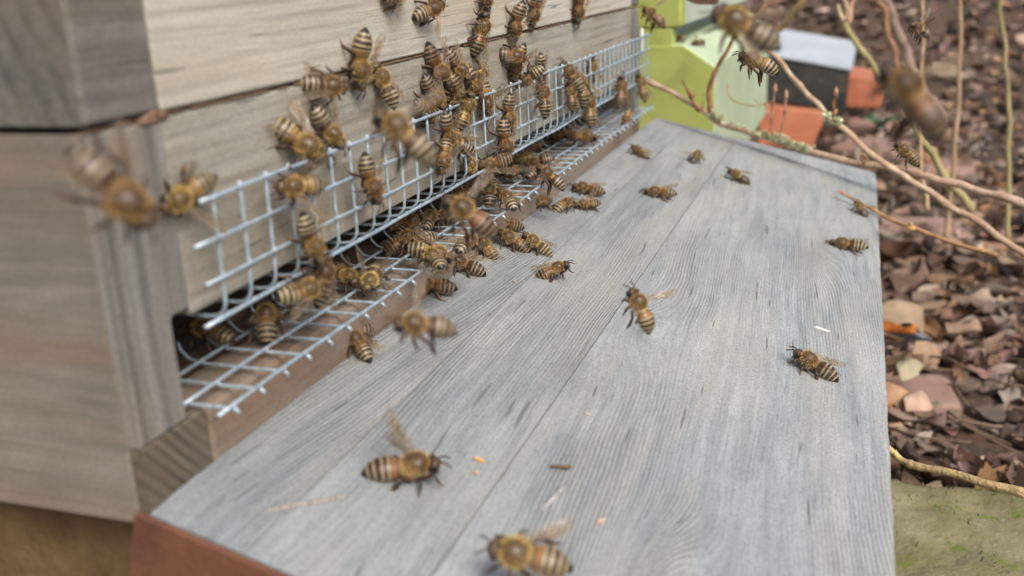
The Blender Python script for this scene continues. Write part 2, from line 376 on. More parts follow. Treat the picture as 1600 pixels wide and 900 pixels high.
st = tag(empty('hive_stand', (-230, 230, 0)), 'brown timber stand in the shade under the near beehive', 'stand')
def spart(mb, name):
    o = mb.build(name, M['stand'], st); o.matrix_parent_inverse = Matrix.Translation(-Vector((-230, 230, 0)) * MM)
for y0, y1 in ((7, 40), (420, 452)):
    q = MB(); q.box(-470, -6, y0, y1, 96, 190.2, 2); spart(q, 'bearer')
for x in (-60, -400):
    for y in (24, 436): q = MB(); q.box(x - 25, x + 25, y - 25, y + 25, -12, 95.5, 2); spart(q, 'foot')

# ------------------------------------------------------------------ landing board
lb = tag(empty('landing_board', (70, 250, 176)), 'sloping grey landing board of weathered glued planks in front of the wire mesh', 'landing board')
par = Matrix.Translation(-Vector((70, 250, 176)) * MM)
m = MB()
SE = [0, 21.4, 54, 144.4]
def bz(s, y, h): return B0 + BD * s + BN * h + Vector((0, y, 0))
for i in range(3):
    s0, s1 = SE[i], SE[i + 1]; m.pid = .37 + i * 1.31
    gap = [.05, .06, .12, .004][i]
    ye = [512 + 24 * s0 / 144.4, 512 + 24 * s1 / 144.4]
    dz = [0, -.1, .0, .0][i]
    a, b = s0 + (gap if i else .4), s1 - (gap if i < 2 else 0)
    ny = 60
    rows = []
    for j in range(ny + 1):
        t = j / ny
        row = []
        dd = [.3, .3, .45, .02][i]; cs = [(a, -20), (a, -dd), (a + dd, dz)] + [(a + (b - a) * q, dz) for q in (.25, .5, .75)] + [(b - [.3, .45, .4][i], dz), (b, -[.3, .45, .4][i]), (b, -20)]
        if i == 2: cs = [(a, -20), (a, -.3), (a + .3, dz), (a + (b - a) * .25, dz), (a + (b - a) * .5, dz), (a + (b - a) * .75, dz), (b - 2.2, dz - .02), (b - .8, dz - .35), (b - .1, dz - 1.4), (b, -20)]
        for s_, h in cs:
            y0 = -1.2 + .4 * mnoise.noise(Vector((s_ / 6, 0, 1))); y1 = 512 + 24 * s_ / 144.4 + .8 * mnoise.noise(Vector((s_ / 9, 4, 1)))
            if i == 2 and s_ > b - 4: y1 -= (s_ - (b - 4)) * 1.2
            y = y0 + (y1 - y0) * t
            hh = h
            if t in (0, 1) and h > -1: hh = h - .7
            if h > -1: hh += .12 * mnoise.noise(Vector((s_ / 14, y / 40, 7)))
            se = s_ + (.35 * mnoise.noise(Vector((y / 18, 3, i))) if i == 2 and s_ > b - 1 else 0)
            row.append(m.vert(bz(se, y, hh)))
        rows.append(row)
    n = len(rows[0])
    for r0, r1 in zip(rows, rows[1:]):
        for q in range(n - 1): m.face(r0[q], r0[q + 1], r1[q + 1], r1[q])
        m.face(r0[n - 1], r0[0], r1[0], r1[n - 1])
    m.face(*rows[0][::-1]); m.face(*rows[-1])
o = m.build('planks', M['board'], lb); o.matrix_parent_inverse = par
# reddish end battens and underside strip
m = MB()
def slab(mb, s0, s1, y0, y1, h0, h1):
    P = [bz(s, y, h) for s in (s0, s1) for y in (y0, y1) for h in (h0, h1)]
    ids = [mb.vert(p) for p in P]
    for f in ((0, 1, 3, 2), (4, 6, 7, 5), (0, 4, 5, 1), (2, 3, 7, 6), (0, 2, 6, 4), (1, 5, 7, 3)): mb.face(*[ids[q] for q in f])
slab(m, -1.5, 144.2, -3.2, -1.75, -30, -.75); o = m.build('end_batten', M['board_end'], lb); o.matrix_parent_inverse = par
m = MB(); slab(m, 1, 145.6, 6, 500, -31, -20.4); o = m.build('under_batten', M['board_end'], lb); o.matrix_parent_inverse = par

# ------------------------------------------------------------------ wire mesh
WR = .43; P = 8.2
def wob(p, a=.12): return Vector(p) + Vector((mnoise.noise(Vector(p) / 30), mnoise.noise(Vector(p) / 25 + Vector((9, 0, 0))), mnoise.noise(Vector(p) / 28 + Vector((0, 7, 0))))) * a * 3
WX, ZF = 4.6, 225.8
wm = tag(empty('wire_mesh', (WX, 20, ZF)), 'upright strip of galvanised wire mesh folded over the hive entrance, against the front boards', 'wire mesh')
par = Matrix.Translation(-Vector((WX, 20, ZF)) * MM)
hw, vw = MB(), MB()
for q in range(4):
    z = ZF + q * P; y0 = [17.5, 19.5, 17.6, 21][q]; y1 = 466 + random.uniform(-1, 2)
    if q == 2: segs = [(y0, 54), (62, y1)]
    else: segs = [(y0, y1)]
    for a, b in segs:
        n = max(2, int((b - a) / 9)); hw.tube([wob((WX + .4, a + (b - a) * i / n, z)) for i in range(n + 1)], WR * (1.12 if q in (0, 3) else 1), 8)
for q, x in enumerate(()):
    hw.tube([wob((x, 22 + (444) * i / 50, ZF - 1.6)) for i in range(51)], WR, 8)
nv = int((466 - 26.2) / 9.72) + 1
VY = [26.2 + i * 9.72 for i in range(nv)]
weld = MB()
for i, y in enumerate(VY):
    top = ZF + 3 * P + .9
    pts = [(WX - .35, y, top - (top - ZF - 4) * j / 5) for j in range(6)] + [(WX - .45, y, ZF + 2.2), (WX - 1.1, y, ZF + .5), (WX - 2.4, y, ZF - .7), (WX - 4.5, y, ZF - 1.0), (-4.0, y, ZF - 1.0), (-8.5, y, ZF - .9)]
    vw.tube([wob(p) for p in pts], WR * .95, 8)
    for q in range(4): weld.ball(wob((WX + .15, y, ZF + q * P)), .62, .62, .62, 8, 6)
for mb, nm in ((hw, 'long_wires'), (vw, 'cross_wires'), (weld, 'weld_spots')):
    o = mb.build(nm, M['wire'], wm); o.matrix_parent_inverse = par
fm = tag(empty('wire_mesh', (2, 20, 208)), 'flat strip of galvanised wire mesh lying over the entrance floor beside the landing board', 'wire mesh')
par = Matrix.Translation(-Vector((2, 20, 208)) * MM)
FZ = 208.6
FX = [8.3, -2.4, -13.0]
hw, vw, weld = MB(), MB(), MB()
for q, x in enumerate(FX):
    hw.tube([wob((x, [13, 15.5, 15.5][q] + ([453, 450, 450][q]) * i / 50, FZ + .5)) for i in range(51)], WR, 8)
for i in range(53):
    y = 18.5 + i * 9.72
    if y > 462: break
    pts = [(FX[0] + .9, y + .2, FZ - 1.6), (FX[0] + .6, y, FZ - .7), (FX[0], y, FZ - .45), (FX[1], y, FZ - .4), (FX[2], y, FZ - .3), (-16.5, y, FZ + .5), (-18.4, y, FZ + 2.4), (-19.0, y, FZ + 4.4)]
    vw.tube([wob(p) for p in pts], WR * .95, 8)
    for x in FX: weld.ball(wob((x, y, FZ + .25)), .58, .58, .58, 8, 6)
for mb, nm in ((hw, 'long_wires'), (vw, 'cross_wires'), (weld, 'weld_spots')):
    o = mb.build(nm, M['wire'], fm); o.matrix_parent_inverse = par
p = onX(1003, 62, 3.0)
m = MB(); m.ball((0, 0, 0), 1.2, 1.6, 7.0, 12, 10); m.ball((.4, 0, -7), 1.0, 1.0, 2.0, 10, 6)
tag(m.build('plastic_clip', M['white'], loc=p * MM), 'small white plastic clip behind the far end of the upright wire mesh', 'clip')

# ------------------------------------------------------------------ green hive behind
gh = tag(empty('beehive', (-230, 830, 0)), 'green painted beehive with a sloping entrance ledge, standing behind the near one', 'beehive')
par = Matrix.Translation(-Vector((-230, 830, 0)) * MM)
def gpart(mb, name, mat):
    o = mb.build(name, mat, gh); o.matrix_parent_inverse = par; return o
m = MB(); m.box(-458, 1.6, 600, 622, 246.2, 560, 1.5); gpart(m, 'side_board', M['green'])
m = MB(); m.box(-458, -20.5, 1038, 1059, 246.2, 560, 1.5); gpart(m, 'side_board', M['green'])
m = MB(); m.box(-20, 2, 622.3, 1060, 246.4, 560, 1.2); gpart(m, 'front_board', M['grey_green'])
m = MB(); m.box(-458, -4.4, 600.6, 616, 120, 245.8, 1.0); gpart(m, 'floor_rail', M['green'])
m = MB(); m.prism([(-60, 120), (26, 120), (26, 217.4), (3, 233.2), (-60, 233.2)], 600, 602.6, .5); gpart(m, 'ledge_end', M['green'])
m = MB(); m.prism([(-60, 120.5), (26.4, 120.5), (26.4, 217.8), (3, 233.8), (-60, 233.8)], 602.8, 1050, 1.0); gpart(m, 'entrance_ledge', M['green_pale'])
m = MB(); m.box(-440, -22, 640, 1036, 120, 245, 1); gpart(m, 'entrance_block', M['lid'])
m = MB(); m.box(-440, 20, 608, 1050, -10, 119.6, 2); gpart(m, 'plinth', M['stand'])

# ------------------------------------------------------------------ dark box on bricks, bricks and pavers
def zbox(pbl, pbr, zb, ztop, depth, name, mat, ch=1.5, jit=0.0, lidmat=None, zl=None, label=None, cat=None, group=None, lab_lid=None):
    a, b = onZ(*pbl, zb), onZ(*pbr, zb); ax = (b - a); hx = ax.length / 2; ax.normalize(); ay = Vector((-ax.y, ax.x, 0))
    c = (a + b) / 2 + ay * depth / 2; c.z = (zb + ztop) / 2
    root = tag(empty(name, (c.x, c.y, zb)), label, cat, group) if lidmat else None
    m = MB(); m.obox(Vector((0, 0, 0)), ax, ay, Vector((0, 0, 1)), hx, depth / 2, (ztop - zb) / 2, ch, jit)
    if lidmat:
        m.build('box_body', mat, root, loc=Vector((0, 0, (ztop - zb) / 2)) * MM)
        l = MB(); l.obox(Vector((0, 0, 0)), ax, ay, Vector((0, 0, 1)), hx + 2, depth / 2 + 3, zl / 2, 1.2); l.build('lid', lidmat, root, loc=Vector((0, 0, ztop - zb + zl / 2 + .3)) * MM)
        return root
    o = m.build(name, mat, loc=c * MM); return tag(o, label, cat, group)
def hexa(front, depth, mat, name, parent=None, ch=2.0, jit=.4, dz=0.0):
    """solid from four front corners (bl, br, tr, tl) pushed back by the vector depth, chamfered by a bevel"""
    c = sum(front, Vector()) / 4 + depth / 2; q = MB()
    ids = [q.vert(p - c) for p in front] + [q.vert(p + depth + Vector((0, 0, dz)) - c) for p in front]
    for f_ in ((0, 1, 2, 3), (7, 6, 5, 4), (0, 4, 5, 1), (1, 5, 6, 2), (2, 6, 7, 3), (3, 7, 4, 0)): q.face(*[ids[t] for t in f_])
    base = Vector((c.x, c.y, c.z))
    o = q.build(name, mat, loc=base * MM)
    b_ = o.modifiers.new('bevel', 'BEVEL'); b_.width = ch * MM; b_.segments = 3; b_.limit_method = 'NONE'
    if parent: o.parent = parent; o.matrix_parent_inverse = Matrix.Translation(-Vector(parent.location))
    return o
D3 = 1640
back = Vector((ray(1265, 100).x, ray(1265, 100).y, 0)).normalized()
nb = tag(empty('nucleus_box', onD(1262, 170, D3)), 'black box with a pale flat lid on bricks beyond the green hive', 'box')
fr = [onD(1193, 158, D3), onD(1320, 174, D3 - 6), onD(1329, 111, D3 - 6), onD(1206, 88, D3)]
hexa(fr, back * 118, M['black'], 'box_body', nb, 2)
lf = [onD(1203, 88, D3 - 3), onD(1331, 111, D3 - 9), onD(1331.5, 108, D3 - 9), onD(1203.5, 85, D3 - 3)]
lbk = onD(1279, 56, D3 + 118) - onD(1267, 98, D3 - 5)
hexa(lf, lbk, M['lid'], 'lid', nb, 1)
tag(hexa([onD(1160, 226, D3 - 30), onD(1268, 236, D3 - 36), onD(1291, 176, D3 - 30), onD(1176, 163, D3 - 24)], back * 150, M['brick'], 'brick', None, 4), 'big orange brick carrying the black box with the pale lid', 'brick', 'loose orange bricks')
tag(hexa([onD(1321, 168, 1900), onD(1379, 170, 1895), onD(1384, 124, 1895), onD(1324, 118, 1900)], back * 170, M['brick'], 'brick', None, 4), 'orange brick right of the black box, behind the twigs', 'brick', 'loose orange bricks')
single_stake = [(1192, 110, 1500), (1184, 140, 1500), (1166, 190, 1500)]
pv = [((1296, 262), (1392, 270), 102, 'worn red paver just past the far right corner of the landing board'),
      ((1300, 222), (1386, 228), 170, 'worn red paver under the green weed'),
      ((1390, 300), (1500, 310), 102, 'worn red paver behind the crossing twigs at the right'),
      ((1378, 420), (1500, 425), 102, 'worn red paver half buried in leaves right of the board'),
      ((1385, 700), (1500, 704), 52, 'worn red paver next to the mossy stone'),
      ((1362, 84), (1430, 90), 215, 'pinkish paver far back among the fallen leaves')]
for a, b, d, l in pv:
    zbox(a, b, -20, 12, d, 'paver', M['paver'], 3, 1.0, label=l, cat='paver', group='worn red pavers in the leaf litter')
# mossy stone, near right
m = MB(); m.smooth = True
a = onZ(1378, 735, 60); b = onZ(1560, 745, 60)
N = 40
gr = []
for j in range(N + 1):
    row = []
    for i in range(N + 1):
        u, v = i / N, j / N
        x = a.x - 60 + u * 230; y = a.y - v * 190
        e = min(u, 1 - u, v, 1 - v); z = 60 - 8 * max(0, 1 - e / .05) ** 2 + 3.5 * mnoise.noise(Vector((x / 22, y / 22, 5))) + 1.2 * mnoise.noise(Vector((x / 6, y / 6, 8)))
        row.append(m.vert((x, y, z)))
    gr.append(row)
for j in range(N):
    for i in range(N): m.face(gr[j][i], gr[j + 1][i], gr[j + 1][i + 1], gr[j][i + 1])
rim = gr[0][::-1] + [gr[j][0] for j in range(1, N + 1)] + gr[N][1:] + [gr[j][N] for j in range(N - 1, 0, -1)]
bot = [m.vert((m.v[i][0] / MM, m.v[i][1] / MM, -20)) for i in rim]
for i in range(len(rim)): m.face(rim[i], bot[i], bot[(i + 1) % len(rim)], rim[(i + 1) % len(rim)])
m.face(*bot)
mst = m.build('mossy_stone', M['mossy'])
q = MB(); rn = random.Random(9)
for i in range(2600):
    u, v = rn.random(), rn.random()
    if mnoise.noise(Vector((u * 6, v * 6, 2))) < .02: continue
    ii, jj = int(u * N), int(v * N); b_ = m.v[gr[jj][ii]]; p = Vector((b_[0] / MM + rn.uniform(-3, 3), b_[1] / MM + rn.uniform(-3, 3), b_[2] / MM - .5))
    q.col = tuple(c_ * rn.uniform(.6, 1.2) for c_ in (.17, .19, .06)); d_ = Vector((rn.gauss(0, 1.6), rn.gauss(0, 1.6), rn.uniform(1.5, 3.5))); w_ = Vector((rn.uniform(-.5, .5), rn.uniform(-.5, .5), 0))
    a_, c2_, e_ = q.vert(p + w_), q.vert(p - w_), q.vert(p + d_); q.face(a_, c2_, e_)
q.build('moss', M['leaf'], mst)
tag(mst, 'mossy olive stone block below the near right edge of the landing board', 'stone')

# ------------------------------------------------------------------ leaves
LC = [(.50, .27, .11), (.42, .22, .10), (.30, .17, .10), (.22, .12, .075), (.38, .25, .15), (.46, .33, .22), (.16, .09, .06), (.30, .15, .12), (.26, .19, .14), (.42, .30, .24)]
def leaf(mb, c, L, W, yaw, pitch, roll, curl, col, nu=6, nv=4):
    R = Matrix.Rotation(yaw, 3, 'Z') @ Matrix.Rotation(pitch, 3, 'Y') @ Matrix.Rotation(roll, 3, 'X')
    sm = mb.smooth; mb.smooth = True; g = []
    ph = random.uniform(0, 6)
    for i in range(nu + 1):
        u = i / nu; w = W * (math.sin(math.pi * min(1, u * .97 + .02)) ** .9 * (1 + .12 * math.sin(u * 31 + ph))) * .5 + .3 * (L > 6); row = []
        for j in range(nv + 1):
            v = j / nv * 2 - 1
            z = curl * L * (.6 * v * v * (W / L) + .35 * (u - .5) ** 2) + .045 * L * math.sin(ph + 7 * u + 2 * v) * (.4 + abs(v))
            z -= .05 * L * max(0, 1 - abs(v) * 3)
            sh = 1 - .22 * (abs(v) < .1) + random.uniform(-.08, .08)
            row.append(mb.vert(c + R @ Vector(((u - .5) * L, v * w, z)), (col[0] * sh, col[1] * sh, col[2] * sh)))
        g.append(row)
    for i in range(nu):
        for j in range(nv): mb.face(g[i][j], g[i + 1][j], g[i + 1][j + 1], g[i][j + 1])
    mb.smooth = sm
ll = MB(); rnd = random.Random(3)
cnt = 0
while cnt < 9500:
    t = rnd.random() ** 2.1
    y = 60 + 4200 * t; x = rnd.uniform(-60, 420 + y * .32)
    if y > 900: x = rnd.uniform(-200 - (y - 900) * .25, 420 + y * .32)
    if y < 1080 and x < 60: continue
    s = rnd.uniform(13, 38) * (.85 if y < 700 else 1.1 if y < 2200 else 1.5)
    random.seed(cnt)
    c_ = LC[rnd.randrange(len(LC))]; b = rnd.uniform(.35, 1.25); g_ = sum(c_) / 3; ds = rnd.uniform(.1, .55); c_ = tuple((q + (g_ - q) * ds) * b for q in c_)
    leaf(ll, Vector((x, y, gz(x, y) + rnd.uniform(1, 11))), s, s * rnd.uniform(.25, .6), rnd.uniform(0, 6.28), rnd.gauss(0, .25), rnd.gauss(0, .3), rnd.gauss(.2, .75), c_, 8, 6)
    if cnt % 9 == 0:
        a_ = rnd.uniform(0, 6.3); l_ = rnd.uniform(20, 70); zz_ = gz(x, y) + 10; ll.col = (.17, .12, .08)
        ll.tube([(x, y, zz_ + rnd.uniform(0, 6)), (x + l_ * .5 * math.cos(a_), y + l_ * .5 * math.sin(a_), zz_ + rnd.uniform(2, 8)), (x + l_ * math.cos(a_ + .2), y + l_ * math.sin(a_ + .2), zz_ + rnd.uniform(0, 6))], [.9, .8, .5], 5)
    cnt += 1
tag(ll.build('leaf_litter', M['leaf']), 'brown fallen leaves covering the ground', 'leaf litter', kind='stuff')
ind = [((1404, 519), 30, 17, (.80, .30, .06), 'bright orange fallen leaf right of the landing board', 48),
       ((1424, 528), 34, 20, (.20, .27, .32), 'blue grey leaf under the bright orange leaf', 40),
       ((1400, 598), 36, 22, (.55, .36, .20), 'tan curled leaf below the orange one at the board edge', 40),
       ((1428, 610), 30, 24, (.58, .42, .30), 'pale tan leaf touching the curled one at the right', 38),
       ((1415, 560), 46, 24, (.42, .36, .25), 'long olive tan leaf between the orange leaf and the curled tan one', 38),
       ((1408, 465), 50, 30, (.40, .30, .20), 'large arched brown leaf above the bright orange one', 40),
       ((1345, 23), 60, 40, (.75, .62, .28), 'pale yellow leaf alone in the far leaf litter at the top', 30),
       ((1382, 640), 20, 14, (.70, .42, .16), 'small yellow leaf tucked against the board edge', 44),
       ((1415, 655), 60, 30, (.30, .20, .17), 'dull purple brown leaf under the small yellow leaf', 30)]
for i, ((px, py), L, W, col, lab, z) in enumerate(ind):
    random.seed(50 + i); p = onZ(px, py, z); q = MB()
    L *= .75; W *= .75; col = tuple(c_ * .75 for c_ in col)
    leaf(q, Vector((0, 0, 0)), L, W, [.3, .1, -.2, .9, 1.2, .5, .6, 1.0, .2][i], .15, -.35, [.6, .3, -1.4, -1.0, -.8, -1.6, .5, .5, .2][i], col, 10, 8)
    tag(q.build('fallen_leaf', M['leaf'], loc=p * MM), lab, 'leaf', 'coloured leaves lying on the litter')
# the green weed
wv = tag(empty('weed', onZ(1375, 205, 14)), 'small green weed growing between the red pavers', 'weed')
for i, (dx, dy, L, yaw, col) in enumerate([(-25, 10, 42, 2.9, (.055, .10, .045)), (5, 0, 44, -.9, (.055, .10, .045)), (30, 25, 50, .6, (.055, .10, .045)), (-15, 35, 46, 2.0, (.055, .10, .045))]):
    random.seed(70 + i); q = MB(); leaf(q, Vector((dx * .4, dy * .4, 22)), L, L * .42, yaw, -.25, .2, -.5, col, 8, 6); q.tube([(0, 0, 0), (dx * .2, dy * .2, 14), (dx * .4, dy * .4, 22)], .9, 6); q.build('leaf', M['leaf'], wv)

# ------------------------------------------------------------------ twigs
def smooth_path(pts, n=6):
    P_ = [Vector(p) for p in pts]; out = []
    for i in range(len(P_) - 1):
        p0 = P_[max(i - 1, 0)]; p1 = P_[i]; p2 = P_[i + 1]; p3 = P_[min(i + 2, len(P_) - 1)]
        for j in range(n):
            t = j / n; out.append(.5 * ((2 * p1) + (p2 - p0) * t + (2 * p0 - 5 * p1 + 4 * p2 - p3) * t * t + (3 * p1 - p0 - 3 * p2 + p3) * t ** 3))
    out.append(P_[-1]); return out
def twig(mb, pix, r0, r1, col, nodes=.25, seg=9, col2=None, n=7):
    pts = smooth_path([onD(*p) for p in pix], n); N_ = len(pts); rs = []; cols = []
    for i, p in enumerate(pts):
        t = i / (N_ - 1); k_ = r0 + (r1 - r0) * t
        nb = nodes * max(0, 1 - abs(((i + 3) % 13) - 5) / 1.5)
        rs.append(k_ * (1 + nb * random.uniform(.5, 1.4) + .22 * mnoise.noise(p / 3)))
        w = min(1, max(0, .5 + 1.1 * mnoise.noise(p / 6))); c2 = col2 or tuple(q * .55 for q in col); cols.append(tuple(a * w + b * (1 - w) for a, b in zip(col, c2)))
    pts = [p + Vector((mnoise.noise(p / 14), mnoise.noise(p / 14 + Vector((5, 0, 0))), mnoise.noise(p / 14 + Vector((0, 5, 0))))) * r0 * 1.3 for p in pts]
    mb.tube(pts, rs, seg, cols=cols)
def bud(mb, p, d, L, R, col=(.36, .16, .07)):
    d = Vector(d).normalized(); mb.tube([p, p + d * L * .3, p + d * L * .6, p + d * L], [R * .6, R, R * .75, R * .12], 8, cols=[col] * 4)
def lich(mb, pix, n, spread):
    for i in range(n):
        t = random.random() * (len(pix) - 1); a = int(t); f_ = t - a
        q = [pix[a][k_] + (pix[a + 1][k_] - pix[a][k_]) * f_ for k_ in range(3)]
        c = onD(q[0] + random.gauss(0, spread * .4), q[1] + random.gauss(0, spread * .55), q[2] - 1.8 + random.uniform(-1, 1))
        b = random.uniform(.75, 1.1); col = (.66 * b, .68 * b, .46 * b)
        L = random.uniform(.8, 2.2)
        leaf(mb, c, L, L * .8, random.uniform(0, 6.3), random.uniform(-1.3, 1.3), random.uniform(-1.3, 1.3), random.uniform(1, 4), col, 4, 3)
random.seed(11)
T = (.50, .36, .25); TB = (.30, .14, .08)
main = [(1012, 125, 650), (1060, 152, 648), (1110, 182, 645), (1160, 205, 642), (1213, 219, 640), (1290, 243, 632), (1345, 256, 626), (1400, 264, 620), (1442, 275, 614), (1500, 290, 610), (1640, 330, 600)]
b1 = tag(empty('twig', onD(*main[5])), 'pale lichen covered twig lying across the far edge of the landing board', 'twig')
def tpart(root, mb, name, mat): 
    o = mb.build(name, mat, root); o.matrix_parent_inverse = Matrix.Translation(-Vector(root.location)); return o
q = MB(); twig(q, main, 1.5, 2.2, (.56, .43, .31), .28, 10, (.36, .25, .17)); tpart(b1, q, 'stem', M['bark'])
q = MB(); twig(q, [(1112, 183, 645), (1108, 150, 644), (1113, 118, 640), (1130, 88, 636), (1150, 52, 632)], 1.7, 1.1, (.34, .16, .10), .2); tpart(b1, q, 'side_shoot', M['bark'])
q = MB(); twig(q, [(1092, 176, 645), (1080, 158, 643), (1074, 142, 642), (1066, 123, 640)], 1.2, .4, TB); twig(q, [(1080, 154, 643), (1086, 146, 642)], .8, .3, TB); twig(q, [(1098, 172, 643), (1099, 145, 642)], .4, .15, TB)
bud(q, onD(1080, 152, 642), (0, -.2, 1), 4, 1.4); tpart(b1, q, 'side_shoot', M['bark'])
for pa, bd in (([(1212, 216, 638), (1205, 190, 637), (1208, 165, 636), (1211, 145, 635)], 1), ([(1222, 220, 638), (1223, 200, 637), (1226, 175, 636), (1228, 155, 635)], 1), ([(1206, 186, 637), (1198, 172, 637), (1194, 160, 637)], 0), ([(1352, 256, 622), (1345, 244, 620), (1350, 241, 619), (1358, 254, 618)], 0)):
    q = MB(); twig(q, pa, .9, .55, (.52, .30, .18), .3)
    if bd: bud(q, onD(*pa[-1]), (0, 0, 1), 6, 1.25, (.5, .33, .22))
    tpart(b1, q, 'side_shoot', M['bark'])
q = MB(); twig(q, [(1137, 128, 640), (1140, 150, 640), (1155, 161, 640), (1185, 165, 638), (1202, 157, 638), (1206, 172, 638)], .5, .4, (.55, .38, .22), 0); twig(q, [(1176, 148, 638), (1182, 160, 638), (1190, 161, 638)], .35, .3, (.55, .38, .22), 0); tpart(b1, q, 'tendril', M['bark'])
q = MB(); lich(q, [(1108, 180, 643), (1130, 187, 642)], 60, 4); lich(q, [(1190, 212, 640), (1225, 222, 638), (1265, 238, 634)], 260, 5.5); lich(q, [(1130, 190, 642), (1190, 212, 640)], 25, 2.5)
tpart(b1, q, 'lichen', M['lichen'])
cr = [(1196, 76, 605), (1214, 92, 606), (1246, 128, 608), (1275, 160, 610), (1303, 188, 611), (1350, 232, 612), (1395, 262, 612), (1442, 296, 612), (1500, 330, 610), (1640, 420, 605)]
b2 = tag(empty('twig', onD(*cr[4])), 'straight pale twig slanting down before the black box and crossing the lichen covered one', 'twig')
q = MB(); twig(q, cr, 1.35, 1.9, (.60, .47, .34), .34, 10, (.40, .27, .18)); tpart(b2, q, 'stem', M['bark'])
q = MB(); twig(q, [(1297, 184, 609), (1305, 176, 608), (1303, 160, 607), (1306, 148, 606)], 1.1, .7, TB, .3); bud(q, onD(1306, 149, 606), (0, 0, 1), 5.0, 1.3, (.45, .25, .17)); bud(q, onD(1302, 180, 606), (.6, 0, 1), 4, 1.3, (.45, .2, .12)); tpart(b2, q, 'side_shoot', M['bark'])
q = MB(); lich(q, [(1292, 185, 609), (1312, 195, 609)], 90, 4); tpart(b2, q, 'lichen', M['lichen'])
def single(pix, r0, r1, col, lab, nodes=.25, buds=(), col2=None):
    r = tag(empty('twig', onD(*pix[0])), lab, 'twig'); q = MB(); twig(q, pix, r0, r1, col, nodes, col2=col2); tpart(r, q, 'stem', M['bark'])
    for b in buds:
        q = MB(); bud(q, onD(*b[0]), b[1], b[2], b[3], b[4] if len(b) > 4 else (.42, .2, .1)); tpart(r, q, 'bud', M['bark'])
    return r
r = single([(1318, 36, 820), (1345, 75, 815), (1370, 115, 812), (1400, 150, 805), (1425, 180, 800), (1446, 230, 795), (1520, 330, 790)], 2.2, 2.8, (.42, .38, .18), 'thick olive green stem forking at its top, right of the black box', .12,
       buds=(((1317, 36, 820), (-.3, 0, 1), 9, 2.2),), col2=(.30, .27, .12))
q = MB(); twig(q, [(1316, 34, 820), (1311, 24, 820), (1310, 6, 820)], 2, 1.2, (.6, .48, .34)); twig(q, [(1319, 34, 820), (1322, 18, 822), (1321, -12, 824)], 2.2, 1.8, (.55, .38, .28)); twig(q, [(1324, 38, 822), (1331, 14, 830), (1340, -14, 836)], 1.8, 1.8, (.5, .3, .2)); tpart(r, q, 'side_shoot', M['bark'])
single([(1370, -20, 900), (1382, 22, 895), (1392, 70, 890), (1406, 128, 885)], 2.4, 1.9, (.44, .25, .15), 'orange brown upright stem left of a greyer one at the top right', .12)
single([(1378, -10, 960), (1400, 40, 955), (1418, 92, 950), (1436, 130, 945), (1470, 190, 940)], 3.4, 4.2, (.32, .22, .19), 'dull purplish stem leaning behind the orange brown one', .1)
single([(1442, -10, 760), (1441, 60, 758), (1440, 130, 755), (1438, 240, 750), (1450, 330, 745)], 1.1, 1.5, (.55, .38, .24), 'thin tan upright stem at the right edge by the resting bee', .25)
single([(1313, 299, 575), (1335, 312, 572), (1360, 326, 568), (1392, 343, 562), (1425, 355, 556), (1470, 372, 550), (1560, 400, 540)], .7, 1.15, (.50, .27, .14), 'thin orange twig with a bud, reaching over the right edge of the landing board', .3,
       buds=(((1319, 302, 574), (-.8, -.1, .35), 4, 1.0, (.55, .25, .13)), ((1424, 354, 555), (-.3, 0, .9), 3.4, 1.0, (.5, .3, .16)), ((1430, 358, 555), (-1, 0, .2), 4.5, 1.2, (.6, .33, .16))))
single([(1384, 700, 420), (1398, 713, 418), (1420, 722, 415), (1450, 730, 412), (1600, 770, 400)], 1.0, 1.7, (.60, .45, .22), 'yellowish twig with knobbly buds low at the right beside the board edge', .3,
       buds=tuple(((1390 + i * 4, 706 + i * 3, 417), (random.uniform(-.6, .6), 0, 1), 2.6, 1.0, (.78, .60, .26)) for i in range(5)))
single([(1200, 52, 1100), (1222, 40, 1080), (1240, 18, 1060), (1262, -12, 1050)], 2.6, 2.2, (.5, .3, .16), 'blurred brown twig above the pale lid of the black box', .1)
single([(1196, 8, 700), (1186, 22, 698), (1176, 34, 696)], 1.0, .6, (.42, .2, .12), 'short reddish twig end hanging at the top behind the big blurred bee', .2)
single(single_stake, 5, 5, (.42, .34, .22), 'blurred tan stick standing between the green hive and the black box', 0)
q = MB(); random.seed(5); leaf(q, Vector((0, 0, 0)), 22, 7, 0.0, .25, .6, 2.0, (.52, .33, .2), 8, 5)
tag(q.build('dried_leaf', M['leaf'], loc=onD(1092, 6, 600) * MM), 'curled brown dried leaf hanging above the green hive ledge', 'leaf')
for i, (x0, x1) in enumerate(((1500, 1478), (1560, 1575))):
    single([(x0, -20, 850 + 40 * i), ((x0 + x1) / 2 + 8, 160, 840 + 40 * i), (x1, 380, 830 + 40 * i)], 1.5, 2.0, [(.45, .3, .2), (.36, .3, .16), (.5, .3, .18)][i],
           ['brown upright stem just right of the tan one', 'olive upright stem near the far right', 'reddish brown stem leaning left at the far right edge'][i])

